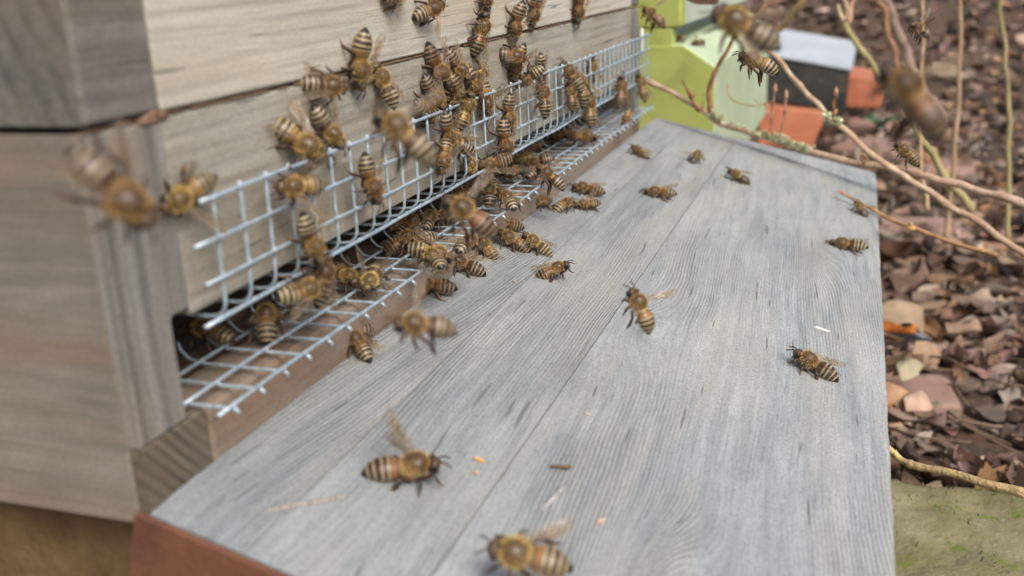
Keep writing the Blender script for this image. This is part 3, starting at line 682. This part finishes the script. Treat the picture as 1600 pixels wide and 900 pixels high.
# ------------------------------------------------------------------ small debris on the board
def on_board(name, lab, cat, px, py, build, h=.15, mat='leaf'):
    p = onB(px, py, h); q = MB(); build(q)
    o = q.build(name, M[mat], loc=p * MM); o.rotation_euler = (0, TILT, 0); return tag(o, lab, cat)
def chip(L, W, yaw, col, th=.25):
    def f(q):
        pts = [(-L / 2, 0), (-L * .25, W * .5), (L * .2, W * .42), (L / 2, W * .05), (L * .25, -W * .5), (-L * .3, -W * .38)]
        R = Matrix.Rotation(yaw, 2); q.col = col
        t_ = [q.vert((*(R @ Vector(p)), th + .15 * ((i % 2)))) for i, p in enumerate(pts)]; b_ = [q.vert((*(R @ Vector(p)), 0)) for p in pts]
        q.face(*t_); q.face(*b_[::-1])
        for i in range(6): q.face(b_[i], b_[(i + 1) % 6], t_[(i + 1) % 6], t_[i])
    return f
on_board('wood_chip', 'whitish flake lying on the board above the lone bee at the right', 'chip', 1284, 515, chip(6, 1.9, 0.1, (.72, .70, .68)))
on_board('wood_chip', 'orange scale right of the large fuzzy bee in the foreground', 'chip', 748, 719, chip(3.0, 1.3, 0, (.62, .33, .14)))
on_board('wood_chip', 'tiny orange crumb just below the orange scale', 'chip', 744, 739, chip(1.2, 1.0, .6, (.55, .28, .16)))
on_board('wood_chip', 'thin pinkish sliver low in the middle of the board', 'chip', 939, 815, chip(3.4, .8, 1.2, (.62, .42, .32)))
on_board('wood_chip', 'pale brown crumb between the blurred hovering bees and the plank seam', 'chip', 918, 648, chip(1.8, .9, .3, (.5, .36, .26)))
on_board('wood_chip', 'reddish crumb below the striped bee at the mesh', 'chip', 804, 441, chip(1.6, .9, .3, (.40, .24, .18)))
on_board('wood_chip', 'tan fleck near the thin orange twig on the far board corner', 'chip', 1291, 280, chip(3.6, 2.6, .3, (.40, .33, .28)))
on_board('twig_bit', 'small bent brown twig bit lying on the board below the centre', 'twig bit', 875, 733, lambda q: (setattr(q, 'col', (.16, .11, .06)), q.tube([(-2.2, -1.0, .4), (-.8, -.2, .7), (.8, .2, .8), (2.0, 1.3, .9)], [.35, .4, .4, .55], 7)), mat='bark')
on_board('dry_stalk', 'long pale stalk fragment beneath the bent twig bit', 'stalk', 866, 780, lambda q: (setattr(q, 'col', (.42, .42, .42)), q.tube([(-1.2, -6.5, .2), (-.4, -1, .25), (.2, 3, .25), (.9, 7.2, .3)], [.3, .5, .5, .35], 7)), mat='bark')
on_board('resin_smear', 'rough pale smear on the near left plank', 'smear', 500, 765, lambda q: [q.ball((-.2 + i * .75, i * .95 - 6 + random.uniform(-.3, .3), .05), .55, .8, .22, 7, 5) for i in range(-6, 8)] if not setattr(q, 'col', (.42, .37, .31)) else 0, mat='bark')
tag_w = onB(322, 897, -14)

# ------------------------------------------------------------------ the honey bee
DK = (.042, .026, .016); TIP = (.012, .010, .010); PALE = (.38, .30, .18); OCH = (.33, .22, .09); ORG = (.27, .135, .045); LEG = (.032, .016, .009)
AXZ = 2.7      # height of the body axis above the feet
def lerp3(a, b, t): return tuple(x + (y - x) * t for x, y in zip(a, b))
def bee_spine(bend, curl):
    """points along the abdomen, bending up (+) or down (-)"""
    pts = []; p = Vector((.35, 0, AXZ)); ang = 0.0; n = 34
    for i in range(n + 1):
        t = i / n; pts.append((p.copy(), t)); ang = bend * min(1, t * 2.2) + curl * t * t
        p = p + Vector((-math.cos(ang), 0, math.sin(ang))) * (7.1 / n)
    return pts
def bee_body(bend=.0, curl=-.25, dark=0.0, hang=False, org=ORG, pale=PALE, headdrop=.0):
    m = MB(); seg = 20
    # one continuous skin: abdomen tip -> waist -> thorax -> neck -> head
    prof = []
    for p, t in reversed(bee_spine(bend, curl)):
        if t < .06: r = 1.2 + t / .06 * .3
        else: r = 1.5 + .72 * math.sin(min(1, (t - .06) / .36) * math.pi / 2) if t < .42 else 2.22 * math.cos(min(1, max(0, (t - .42) / .60)) * math.pi / 2) ** .78
        sa = (t * 6.4) % 1.0; r *= 1 + .045 * (sa - .5) if t > .1 else 1
        r = max(r, .06)
        if t < .10: col = OCH
        else:
            bnd = (t * 6.4) % 1.0; idx = int(t * 6.4)
            if t > .84: col = TIP
            elif bnd < .38: col = lerp3(pale, DK, dark)
            else: col = DK
            if idx <= 1: col = lerp3(org, DK, dark) if bnd < .75 else lerp3(DK, org, .3)
            if .34 < bnd < .42 and idx > 1: col = lerp3(col, DK, .5)
        prof.append((p, r * 1.07, r * .93, col, 1))
    for x, rw, rh, dz in ((.6, 1.5, 1.4, 0), (1.1, 1.75, 1.65, .05), (1.6, 2.0, 1.85, .12), (2.3, 2.1, 2.0, .15), (3.0, 2.05, 1.95, .15), (3.6, 1.8, 1.7, .1), (4.0, 1.2, 1.15, 0), (4.25, .62, .6, -.1)):
        prof.append((Vector((x, 0, AXZ + dz)), rw, rh, (.085, .05, .022), 0))
    hz = -.45 - headdrop
    for x, rw, rh, dz in ((4.4, .8, .75, hz * .4), (4.6, 1.45, 1.35, hz * .8), (4.9, 1.78, 1.62, hz), (5.3, 1.78, 1.62, hz - .05), (5.7, 1.5, 1.45, hz - .2), (5.95, 1.05, 1.15, hz - .35), (6.1, .4, .5, hz - .5)):
        prof.append((Vector((x, 0, AXZ + dz)), rw, rh, (.085, .05, .024), 0))
    rings = []; m.smooth = True
    for i, (p, rw, rh, col, ab) in enumerate(prof):
        t = (prof[min(i + 1, len(prof) - 1)][0] - prof[max(i - 1, 0)][0]).normalized()
        up = Vector((-t.z, 0, t.x)).normalized()
        R = []
        for k_ in range(seg):
            a = 2 * math.pi * k_ / seg; cc = col
            if ab and math.sin(a) < -.45: cc = lerp3(col, (.30, .19, .09), .6)
            j = 1 + .02 * mnoise.noise(p * 2 + Vector((a, 0, 0)))
            R.append(m.vert(p + Vector((0, 1, 0)) * rw * math.cos(a) * j + up * rh * math.sin(a) * j, cc))
        rings.append(R)
    for a, b in zip(rings, rings[1:]):
        for i in range(seg): m.face(a[i], b[i], b[(i + 1) % seg], a[(i + 1) % seg])
    m.face(*rings[0]); m.face(*rings[-1][::-1])
    hzz = AXZ + hz
    for s in (1, -1):
        m.col = (.012, .009, .008); m.ball((5.15, s * 1.38, hzz + .12), .75, .55, 1.15, 12, 9, Matrix.Rotation(s * .25, 3, 'Z') @ Matrix.Rotation(s * -.18, 3, 'X'))
        m.col = LEG
        m.tube([(5.85, s * .35, hzz + .2), (6.6, s * .8, hzz + .95)], [.14, .12], 6)
        m.tube([(6.6, s * .8, hzz + .95), (7.3, s * 1.15, hzz + .6), (8.2, s * 1.5, hzz - .1)], [.14, .17, .13], 6)
        m.col = (.12, .05, .02); m.tube([(5.9, s * .35, hzz - .9), (6.05, s * .15, hzz - 1.75)], [.3, .12], 6)
    # legs
    for s in (1, -1):
        h = 1 if not hang else 0
        def leg(chain, radii, flat=None):
            m.col = LEG
            cols = [lerp3(LEG, (.20, .085, .03), .5 if i < 2 else (.0 if i < 4 else .45)) for i in range(len(chain))]
            m.tube([Vector(c) for c in chain], [q * 1.25 for q in radii], 7, cols=cols, flat=flat)
        jf = random.uniform(-.8, .8)
        if not hang:
            leg([(3.3, s * .7, AXZ - 1.1), (3.8, s * 1.4, AXZ - 1.7), (4.6 + jf, s * 2.3, AXZ - .7), (5.2 + jf, s * 2.7, AXZ - 1.9), (5.6 + jf, s * 2.9, .12), (6.3 + jf, s * 3.1, .05)], [.42, .34, .26, .24, .14, .07])
            leg([(2.5, s * .8, AXZ - 1.2), (2.4, s * 1.8, AXZ - 1.7), (2.5 + jf, s * 3.3, AXZ - .3), (2.2 + jf, s * 4.0, AXZ - 1.7), (1.9 + jf, s * 4.5, .15), (1.6 + jf, s * 5.3, .05)], [.42, .34, .28, .26, .15, .07])
            leg([(1.5, s * .8, AXZ - 1.1), (1.0, s * 1.6, AXZ - 1.7), (-.6 + jf, s * 3.0, AXZ + .1), (-1.6 + jf, s * 3.5, AXZ - 1.0), (-2.4 + jf, s * 3.7, AXZ - 2.1), (-3.1 + jf, s * 4.0, .25), (-4.3 + jf, s * 4.3, .05)], [.46, .36, .34, .5, .42, .24, .08], [1, 1, .8, .5, .5, .7, 1])
        else:
            leg([(3.3, s * .7, AXZ - 1.1), (3.9, s * 1.3, AXZ - 2.0), (4.6, s * 1.5, AXZ - 2.4), (4.4, s * 1.3, AXZ - 3.6), (4.0, s * 1.2, AXZ - 4.3)], [.42, .34, .26, .2, .07])
            leg([(2.5, s * .8, AXZ - 1.2), (2.2, s * 1.7, AXZ - 2.2), (2.0, s * 2.3, AXZ - 2.8), (1.3, s * 2.2, AXZ - 4.2), (.8, s * 2.0, AXZ - 5.4)], [.42, .34, .28, .2, .07])
            leg([(1.5, s * .8, AXZ - 1.1), (.8, s * 1.5, AXZ - 2.1), (-.8, s * 2.0, AXZ - 2.6), (-1.8, s * 2.0, AXZ - 4.0), (-2.2, s * 1.9, AXZ - 5.2), (-2.8, s * 1.8, AXZ - 6.4)], [.46, .36, .34, .5, .35, .08], [1, 1, .8, .5, .6, 1])
    return m.mesh('bee_body')
def bee_hair(bend, curl, dark):
    m = MB(); R = random.Random(4)
    def hair(p, d, L, w, col):
        d = d.normalized(); s_ = d.cross(Vector((R.gauss(0, 1), R.gauss(0, 1), R.gauss(0, 1)))).normalized() * w
        a = m.vert(p + s_, tuple(q * .7 for q in col)); b = m.vert(p - s_, tuple(q * .7 for q in col)); c = m.vert(p + d * L, col); m.face(a, b, c)
    def rnddir():
        while True:
            v = Vector((R.uniform(-1, 1), R.uniform(-1, 1), R.uniform(-1, 1)))
            if .1 < v.length < 1: return v.normalized()
    for i in range(1700):     # thorax
        v = rnddir(); p = Vector((2.3 + v.x * 2.1, v.y * 2.0, AXZ + .12 + v.z * 1.88))
        b = R.uniform(.75, 1.15)
        if (v.z > .76 and abs(v.y) < .5 and abs(v.x) < .5) and R.random() < .85: continue
        cl = .6 + .9 * (.5 + mnoise.noise(p * 1.3))
        dk_ = 1 - .35 * max(0, v.z - .25); col = (.58 * b * dk_, .375 * b * dk_, .145 * b * dk_) if v.z > -.2 else (.50 * b, .42 * b, .28 * b)
        hair(p, v + Vector((-.45, 0, .0)) + rnddir() * .45, R.uniform(.5, 1.1) * cl, .055, tuple(q * (.75 + .3 * cl) for q in col))
    for i in range(300):      # head
        v = rnddir()
        if v.x < -.5 or abs(v.y) > .72: continue
        p = Vector((5.2 + v.x * .85, v.y * 1.55, AXZ - .5 + v.z * 1.5)); b = R.uniform(.7, 1.1)
        hair(p, v + rnddir() * .4 + Vector((.1, 0, .2)), R.uniform(.3, .6), .045, (.36 * b, .29 * b, .18 * b))
    sp = bee_spine(bend, curl)
    for i in range(1300):     # abdomen bands
        t = R.uniform(.02, .82); bnd = (t * 6.4) % 1.0; idx = int(t * 6.4)
        if idx >= 1 and bnd > .36: continue
        j = int(t * (len(sp) - 1)); p, _ = sp[j]; q = sp[min(j + 1, len(sp) - 1)][0]; tg = (q - p).normalized(); up = Vector((tg.z, 0, -tg.x)); up = up if up.z > 0 else -up
        r = 1.0 if t < .06 else (1.3 + .95 * math.sin(min(1, (t - .06) / .36) * math.pi / 2) if t < .42 else 2.25 * math.cos((t - .42) / .60 * math.pi / 2) ** .72)
        a = R.uniform(0, 2 * math.pi); o_ = Vector((0, 1, 0)) * math.cos(a) * r * 1.06 + up * math.sin(a) * r * .92; b = R.uniform(.8, 1.15)
        base = (.40, .33, .215) if idx >= 1 else (.44, .31, .14); base = lerp3(base, (.06, .04, .03), dark * .8)
        hair(p + o_, tg * 1.2 + o_.normalized() * .55, R.uniform(.3, .5) if idx else R.uniform(.5, .8), .045, tuple(b * q_ for q_ in base))
    return m.mesh('bee_hair')
def bee_wing(side):
    m = MB(); m.smooth = True; m.col = (.4, .34, .25)
    def blade(L, W, x0, y0, z0, yaw, lead):
        nu, nv = 14, 5; g = []
        for i in range(nu + 1):
            u = i / nu
            f0 = W * (.30 * math.sin(math.pi * u) ** .8) * lead
            w = W * (1.25 * (u ** .75) * (1 - u ** 5) ** .6) * .95 + .12
            row = []
            for j in range(nv + 1):
                v = j / nv; x = -u * L; y = -f0 * .4 + v * w - .1
                z = .12 * math.sin(u * 9 + v * 4) + .25 * math.sin(math.pi * u) * (1 - v)
                c, s_ = math.cos(yaw), math.sin(yaw)
                X, Y = x * c - y * s_, x * s_ + y * c
                row.append(m.vert((X + x0, -side * (Y + y0), z + z0), (1.0 if j == 0 else 0.0,) * 3))
            g.append(row)
        for i in range(nu):
            for j in range(nv): m.face(g[i][j], g[i + 1][j], g[i + 1][j + 1], g[i][j + 1])
    blade(9.3, 2.7, 0, 0, .1, 0, 1)
    blade(6.4, 1.8, -.9, .9, -.12, .12, 1)
    return m.mesh('bee_wing')
for s in (1, -1): pass
WM = {s: bee_wing(s) for s in (1, -1)}
for w in WM.values(): w.materials.append(M['wing'])
# poses: (bend, curl, dark, hang, wing azimuth, wing elevation, wing twist)
POSE = {
    'stand': (.02, -.30, 0, False, 11, 5, 14),
    'half': (.0, -.35, 0, False, 21, 9, 12),
    'curl': (-.10, -.85, 0, False, 24, 30, 20),
    'raise': (.30, -.10, 0, False, 20, 16, 14),
    'fan': (.16, -.20, 0, False, 58, 30, 0),
    'up': (.10, -.50, 0, False, 26, 58, 30),
    'fly': (-.15, -.45, 0, True, 82, 28, -10),
    'flyup': (-.20, -.50, 0, True, 70, 62, -20),
    'dark': (-.05, -.40, .92, False, 50, 14, 0),
}
PM = {}
VAR = [(ORG, PALE), ((.075, .038, .02), (.40, .335, .22)), ((.27, .125, .04), (.30, .22, .12))]
for nm, (bend, curl, dark, hang, *_) in POSE.items():
    PM[nm] = []
    for vi, (og, pl) in enumerate(VAR):
        random.seed(len(nm) * 7 + ord(nm[0]) + vi * 31)
        b1_, c1_ = bend + (0, .07, -.06)[vi], curl + (0, -.22, .14)[vi]
        b = bee_body(b1_, c1_, dark, hang, og, pl); b.materials.append(M['bee'])
        h = bee_hair(b1_, c1_, dark); h.materials.append(M['hair'])
        PM[nm].append((b, h))
def add_bee(lab, F, U, centre, scale, pose, group='honey bees around the hive entrance', sh=None):
    F = F.normalized(); U = (U - F * U.dot(F)).normalized(); L = U.cross(F)
    R = Matrix((F, L, U)).transposed()
    b, h = PM[pose][random.randrange(3)]; bend, curl, dark, hang, azw, elw, tw = POSE[pose]
    o = bpy.data.objects.new('honey_bee', b)
    C.objects.link(o); tag(o, lab, 'bee', group)
    o.matrix_world = Matrix.Translation((centre - U * AXZ * scale + F * .15 * scale) * MM) @ R.to_4x4() @ Matrix.Scale(scale, 4)
    ho = bpy.data.objects.new('hair', h); C.objects.link(ho); ho.parent = o
    for s in (1, -1):
        w = bpy.data.objects.new('wing', WM[s]); C.objects.link(w); w.parent = o
        j = random.uniform(-4, 14) if pose in ('stand', 'half', 'curl', 'raise') else random.uniform(-10, 10)
        # local wing points to -x; azimuth swings it outwards, elevation lifts it
        rot = Matrix.Rotation(-s * rad(azw + j), 3, 'Z') @ Matrix.Rotation(rad(elw + random.uniform(-5, 5)), 3, 'Y') @ Matrix.Rotation(s * rad(tw), 3, 'X')
        w.matrix_local = Matrix.Translation(Vector((2.6, s * 1.35, AXZ + 1.35)) * MM) @ rot.to_4x4()
    return o
SURF = {'W': (Vector((1, 0, 0)), lambda a, b: onX(a, b, 2.9)), 'M': (Vector((1, 0, 0)), lambda a, b: onX(a, b, 8.0)),
        'F': (Vector((.12, 0, 1)), lambda a, b: onZ(a, b, 212.4)), 'B': (BN, lambda a, b: onB(a, b, 2.7)), 'I': (Vector((1, 0, .3)), lambda a, b: onX(a, b, 3.2))}
LEN = 11.8
#BEES
BEES = [
 # head, tail, surface, pose, label
 ((692, 6), (645, 28), 'W', 'fan', 'bee at the top left of the crowd, dark abdomen left and one wing trailing right'),
 ((636, -16), (602, -4), 'W', 'half', 'bee cut by the top edge, red leg hanging down, left of the fanning one'),
 ((762, 11), (757, -34), 'W', 'half', 'bee with only its head below the top edge, above the upside one with pink wings'),
 ((760, 22), (741, 88), 'W', 'stand', 'head up bee with folded wings crossing the plank seam, dark head at the top'),
 ((803, 64), (811, 2), 'W', 'raise', 'head down bee on the pale plank with long dark legs spread to the left'),
 ((832, 40), (842, -14), 'W', 'stand', 'head down bee cut by the top edge, right of the long legged one'),
 ((903, 38), (907, -22), 'W', 'half', 'lone head down bee at the top, touching the plank seam with its head'),
 ((1003, 10), (1045, 42), 580, 'fly', 'bee clinging at the top of the far mesh end in front of the green hive'),
 ((565, 137), (562, 47), 'W', 'raise', 'head down bee with its striped pointed abdomen standing straight up on the pale plank'),
 ((540, 136), (468, 130), 'W', 'half', 'bee lying level on the plank seam with its dark tail to the left'),
 ((588, 102), (618, 168), 'W', 'stand', 'head up bee walking up the seam beside the one with the raised abdomen'),
 ((505, 245), (422, 188), 'W', 'half', 'large pale banded bee above the left mesh, black tail at its upper left'),
 ((535, 228), (485, 170), 'W', 'raise', 'head down bee overlapping the large pale banded one on its right'),
 ((438, 293), (506, 288), 'M', 'fan', 'bee on the mesh facing left with spread orange wings, below the large pale banded one'),
 ((592, 315), (563, 243), 'M', 'raise', 'head down bee alone on the middle of the mesh, dark tail at the upper left'),
 ((592, 178), (682, 248), 186, 'fly', 'big blurred flying bee in front of the mesh with an amber thorax and grey wings'),
 ((702, 132), (663, 72), 'W', 'raise', 'topmost bee of the tight cluster, dark tail and pale bands at its upper left'),
 ((733, 122), (694, 80), 'W', 'raise', 'cluster bee just right of the topmost one with a shiny grey tail'),
 ((694, 168), (658, 120), 'W', 'raise', 'lower left bee of the tight cluster, tail against the bare plank'),
 ((752, 152), (726, 100), 'W', 'curl', 'cluster bee at the right with a curled shiny tail and bold brown bands'),
 ((716, 168), (706, 116), 'W', 'stand', 'bee in the heart of the cluster with folded pinkish wings'),
 ((764, 178), (752, 120), 'W', 'up', 'head down bee with upright glassy wings at the mesh top, right of the cluster'),
 ((737, 147), (716, 206), 'M', 'stand', 'head up reddish bee below the cluster, striped abdomen downwards over the mesh'),
 ((708, 232), (690, 176), 'M', 'raise', 'bee with a round dark raised tail on the mesh under the cluster'),
 ((697, 208), (742, 240), 'M', 'stand', 'bee with its dark shiny tail pointing right on the mesh, under the cluster'),
 ((690, 268), (700, 215), 'M', 'half', 'bee with a bright yellow thorax hanging low on the mesh behind the big blurred flyer'),
 ((799, 203), (791, 147), 'M', 'raise', 'upper bee of a stacked pair on the mesh, tail pointing up'),
 ((796, 248), (780, 186), 'M', 'raise', 'lower bee of the stacked pair on the mesh, boldly striped'),
 ((750, 262), (800, 246), 'M', 'half', 'bee stretched along the mesh fold under the stacked pair'),
 ((820, 90), (774, 82), 'W', 'curl', 'bee seen from its round purple black tail end, on the grey plank'),
 ((802, 124), (814, 68), 'W', 'raise', 'orange bee with upright abdomen and black looped legs at the mesh top'),
 ((808, 134), (850, 105), 'M', 'up', 'pale fuzzy bee sitting on the top mesh wire, facing down left'),
 ((849, 128), (840, 84), 'W', 'raise', 'bee behind the pale fuzzy one with only its dark upright tail showing'),
 ((848, 128), (853, 184), 'M', 'stand', 'head up bee on the mesh with two dark legs out to the left'),
 ((880, 98), (910, 142), 'M', 'half', 'bee looking towards the viewer over the top mesh wire, round face and raised legs'),
 ((890, 128), (896, 174), 'M', 'stand', 'lower left bee of the far mesh group, abdomen straight down'),
 ((900, 112), (918, 166), 'M', 'curl', 'middle bee of the far mesh group with white bands and black tail'),
 ((920, 142), (924, 200), 'M', 'stand', 'lowest bee of the far mesh group hanging over the fold'),
 ((973, 120), (968, 168), 'M', 'half', 'head up bee near the far end of the mesh with dark antennae against the wires'),
 ((998, 114), (1010, 160), 'M', 'stand', 'last bee on the far end of the mesh, beside the start of the long twig'),
 ((975, 194), (985, 170), 'F', 'flyup', 'bee with raised pale wings at the far end of the floor mesh'),
 ((927, 92), (922, 136), 'I', 'dark', 'dark bee trapped behind the upright mesh near its far end'),
 ((932, 214), (884, 212), 'F', 'half', 'bee walking out over the far floor mesh, facing right'),
 ((862, 216), (898, 206), 'F', 'stand', 'reddish bee behind the one walking out over the far floor mesh'),
 ((842, 262), (884, 292), 'F', 'fly', 'bee lifting off over the floor mesh with a yellow thorax and one leg hanging'),
 ((822, 258), (864, 246), 'F', 'half', 'striped bee under the fold, behind the one lifting off'),
 ((850, 262), (824, 276), 'F', 'half', 'bee left of the lifting off one with its dark tail to the left'),
 ((802, 254), (836, 240), 'F', 'stand', 'bee tucked under the mesh fold below the stacked pair'),
 ((763, 286), (766, 322), 'F', 'curl', 'bee seen from behind on the inner floor mesh with a black round tail'),
 ((752, 270), (776, 296), 'F', 'stand', 'striped bee just behind the one with the black round tail'),
 ((786, 300), (804, 326), 'F', 'stand', 'orange bee between the floor mesh wires, right of the black round tail'),
 ((698, 312), (778, 362), 222, 'fly', 'blurred flying bee over the floor mesh, amber front and grey tail'),
 ((655, 334), (618, 372), 'F', 'half', 'bee looking out from under the fold with a pale face'),
 ((638, 378), (676, 370), 'F', 'half', 'inner bee with white bands showing beside the pale faced one'),
 ((706, 402), (636, 386), 'F', 'half', 'large bee crossing the floor mesh with long pale wings and a yellow spot'),
 ((688, 342), (716, 318), 'F', 'half', 'bee facing out under the fold, partly behind the blurred flyer with the grey tail'),
 ((700, 402), (758, 426), 'B', 'half', 'bee stepping from the floor mesh to the board with crisp white bands'),
 ((746, 366), (776, 410), 'B', 'stand', 'black tipped bee heading up to the mesh edge, left of the middle three'),
 ((780, 362), (828, 392), 'B', 'half', 'well lit striped bee with a long straight leg, middle of the mesh edge group'),
 ((820, 366), (862, 400), 'B', 'half', 'rightmost striped bee of the group at the mesh edge, reddish wing base'),
 ((774, 346), (816, 354), 'B', 'stand', 'small orange bee behind the group at the mesh edge'),
 ((643, 443), (712, 448), 'B', 'half', 'bee on the board edge facing left towards the near floor mesh'),
 ((886, 412), (836, 434), 'B', 'stand', 'striped bee alone in the middle of the board facing right'),
 ((826, 318), (862, 312), 'B', 'stand', 'bee at the mesh edge facing left, first of the far four'),
 ((894, 312), (866, 328), 'B', 'curl', 'bee with its striped rear to the viewer, second of the far four'),
 ((900, 320), (938, 316), 'B', 'half', 'bee facing left beside the striped rear, third of the far four'),
 ((896, 290), (944, 300), 'B', 'stand', 'bee facing left behind the others, uppermost of the far four'),
 ((1009, 298), (1056, 302), 'B', 'stand', 'bee walking left on the far half of the board with an orange thorax'),
 ((988, 228), (1014, 246), 'B', 'half', 'small far bee near the hive end of the board, tail towards the viewer'),
 ((1092, 236), (1080, 256), 'B', 'dark', 'small dark bee on the far board facing away'),
 ((1140, 265), (1172, 288), 'B', 'dark', 'bee with a plain grey black abdomen on the far board, legs up'),
 ((1339, 314), (1354, 340), 'B', 'dark', 'black tailed bee under the thin orange twig'),
 ((1296, 378), (1358, 385), 'B', 'stand', 'grey winged bee facing left near the right edge of the board'),
 ((1245, 550), (1308, 592), 'B', 'stand', 'crisp lone bee on the right of the board below the whitish flake'),
 ((988, 454), (1020, 518), 250, 'fly', 'blurred bee hovering upright over the middle of the board'),
 ((620, 504), (714, 512), 186, 'fly', 'blurred bee hovering level over the near left of the board'),
 ((526, 524), (584, 508), 'B', 'curl', 'bee at the sill corner with its banded tail raised to the right'),
 ((545, 516), (578, 562), 'B', 'stand', 'bee at the sill corner with folded greyish wings pointing down'),
 ((684, 722), (568, 738), 'B', 'up', 'large fuzzy bee in the left foreground facing right, wings lifted'),
 ((770, 855), (890, 886), 192, 'half', 'large bee cut by the bottom edge with its black tail tip to the right'),
 ((414, 474), (418, 530), 'F', 'curl', 'bee inside the near end of the entrance with its tail towards the viewer'),
 ((298, 508), (364, 528), 'F', 'half', 'bee in the shaded notch at the near end of the entrance'),
 ((502, 408), (466, 336), 'M', 'raise', 'bee hanging head down on the near part of the mesh above two orange ones'),
 ((502, 444), (436, 466), 'M', 'half', 'orange bee on the mesh fold with yellow bands to the left'),
 ((510, 412), (500, 470), 'M', 'stand', 'orange bee with its face up below the one hanging head down'),
 ((556, 440), (518, 414), 'F', 'half', 'shaded striped bee inside the entrance right of the orange ones'),
 ((572, 450), (592, 412), 'F', 'curl', 'bee facing the viewer head down on the near floor mesh'),
 ((234, 346), (112, 238), 148, 'half', 'large blurred bee at the far left with a round golden thorax'),
 ((258, 326), (334, 276), 'W', 'fan', 'blurred orange bee on the hive corner left of the mesh'),
 ((1120, 18), (1216, 72), 192, 'half', 'big blurred flying bee before the green hive, grey tail to the right'),
 ((1158, 86), (1218, 108), 330, 'flyup', 'flying bee with beating wings below the big blurred one'),
 ((1402, 224), (1436, 258), 420, 'stand', 'small sharp bee at the right among the stems, striped tail down right'),
 ((1424, 38), (1456, 56), 420, 'flyup', 'bee by the thin tan stem at the top right'),
 ((1385, 108), (1478, 208), 150, 'fly', 'very near blurred brown bee at the right edge'),
 ((730, 278), (757, 288), 'F', 'dark', 'black shiny bee tail poking out under the mesh fold'),
 ((712, 304), (742, 300), 'F', 'stand', 'reddish bee deep under the mesh fold left of the black shiny tail'),
 ((733, 252), (742, 278), 'I', 'dark', 'dark bee behind the mesh at the lower edge of the hive front'),
 ((652, 362), (600, 392), 'F', 'stand', 'bee in shade under the fold below the pale faced one'),
 ((676, 332), (664, 356), 'F', 'stand', 'shaded bee between the pale faced one and the blurred grey tailed flyer'),
 ((612, 356), (640, 346), 'F', 'half', 'dark bee half hidden by the mesh fold left of the pale faced one'),
 ((708, 326), (738, 316), 'F', 'half', 'brown bee on the inner floor behind the blurred grey tailed flyer'),
 ((742, 372), (716, 392), 'F', 'stand', 'bee at the outer floor wire just behind the black tipped one'),
 ((820, 232), (846, 222), 'F', 'stand', 'bee peeping from the fold left of the reddish far one'),
 ((790, 272), (812, 262), 'F', 'half', 'bee on the inner floor right of the black round tail'),
 ((700, 150), (732, 176), 'W', 'half', 'bee squeezed in the lower middle of the tight cluster above the mesh'),
 ((742, 132), (760, 100), 'W', 'stand', 'bee at the upper right rim of the tight cluster'),
 ((676, 186), (652, 160), 'W', 'half', 'bee at the bottom rim of the tight cluster, just above the top wire'),
 ((668, 392), (690, 416), 'F', 'stand', 'bee under the large pale winged one at the outer floor wire'),
]
SEGL = []
for i, (hd, tl, sf, pose, lab) in enumerate(BEES):
    random.seed(100 + i)
    if isinstance(sf, str):
        U, fn = SURF[sf]; a, b = fn(*hd), fn(*tl); FP = a - b
        # depth of the body centre: where the middle of the body meets the surface
        cen = fn((hd[0] + tl[0]) / 2, (hd[1] + tl[1]) / 2); dc = (cen - CAM).length
        rc = ray((hd[0] + tl[0]) / 2, (hd[1] + tl[1]) / 2)
        fp = onD(hd[0], hd[1], dc) - onD(tl[0], tl[1], dc); fp = fp - rc * fp.dot(rc)
        L = fp.length; sc = min(1.32, max(1.0 if sf in 'WMF' else .97, L / LEN)); T_ = LEN * sc
        rem = math.sqrt(max(0, T_ * T_ - L * L)); al = FP.dot(rc)
        F = fp + rc * max(-rem, min(rem, al))
        n_ = U.normalized()
        # keep the body from leaning into the surface
        if sf == 'F' and i % 3 == 0: U = Vector((.3, -.1, 1))
    else:
        a, b = onD(*hd, sf), onD(*tl, sf); L = (a - b).length; sc = min(1.3, max(.8, L / LEN)); cen = (a + b) / 2
        F = a - b
        back_ = math.sqrt(max(0, (LEN * .97) ** 2 - min(L, LEN * .97) ** 2))
        F = F - ray(*hd) * back_ * .6
        U = Vector((.35, -.25, 1)) if pose != 'half' else Vector((0, 0, .5)) - ray(*hd) * .8
    SEGL.append((round(L, 1), sf, lab[:40]))
    add_bee(lab, F, U, cen, sc, pose)
# two far bees on the green ledge
for (px, py), lab, dr in (((1060, 60), 'tiny blurred bee in the green hive entrance, left of two', Vector((-1, .4, 0))), ((1092, 66), 'tiny blurred dark bee in the green hive entrance, right of two', Vector((-.6, -1, 0)))):
    add_bee(lab, dr, Vector((.2, 0, 1)), onZ(px, py, 236.8), 1.0, 'stand' if px < 1070 else 'dark', 'bees in the green hive entrance')
# red pollen load on the second bee's leg is part of it: a small ball child
if __import__('os').environ.get('DBG'):
    for s_ in SEGL: print('LEN', s_)
    for nm, p in (('top', (1015, 54)), ('fold', (320, 508)), ('foldr', (1012, 127)), ('rowtop', (335, 305))): print(nm, onX(*p, WX))
    for p in ((335, 650), (1010, 180), (295, 620), (290, 573)): print('floor', onZ(*p, 209.1))
    for p in ((359, 487), (398, 462), (437, 445), (475, 424)): print('vert', onX(*p, WX))
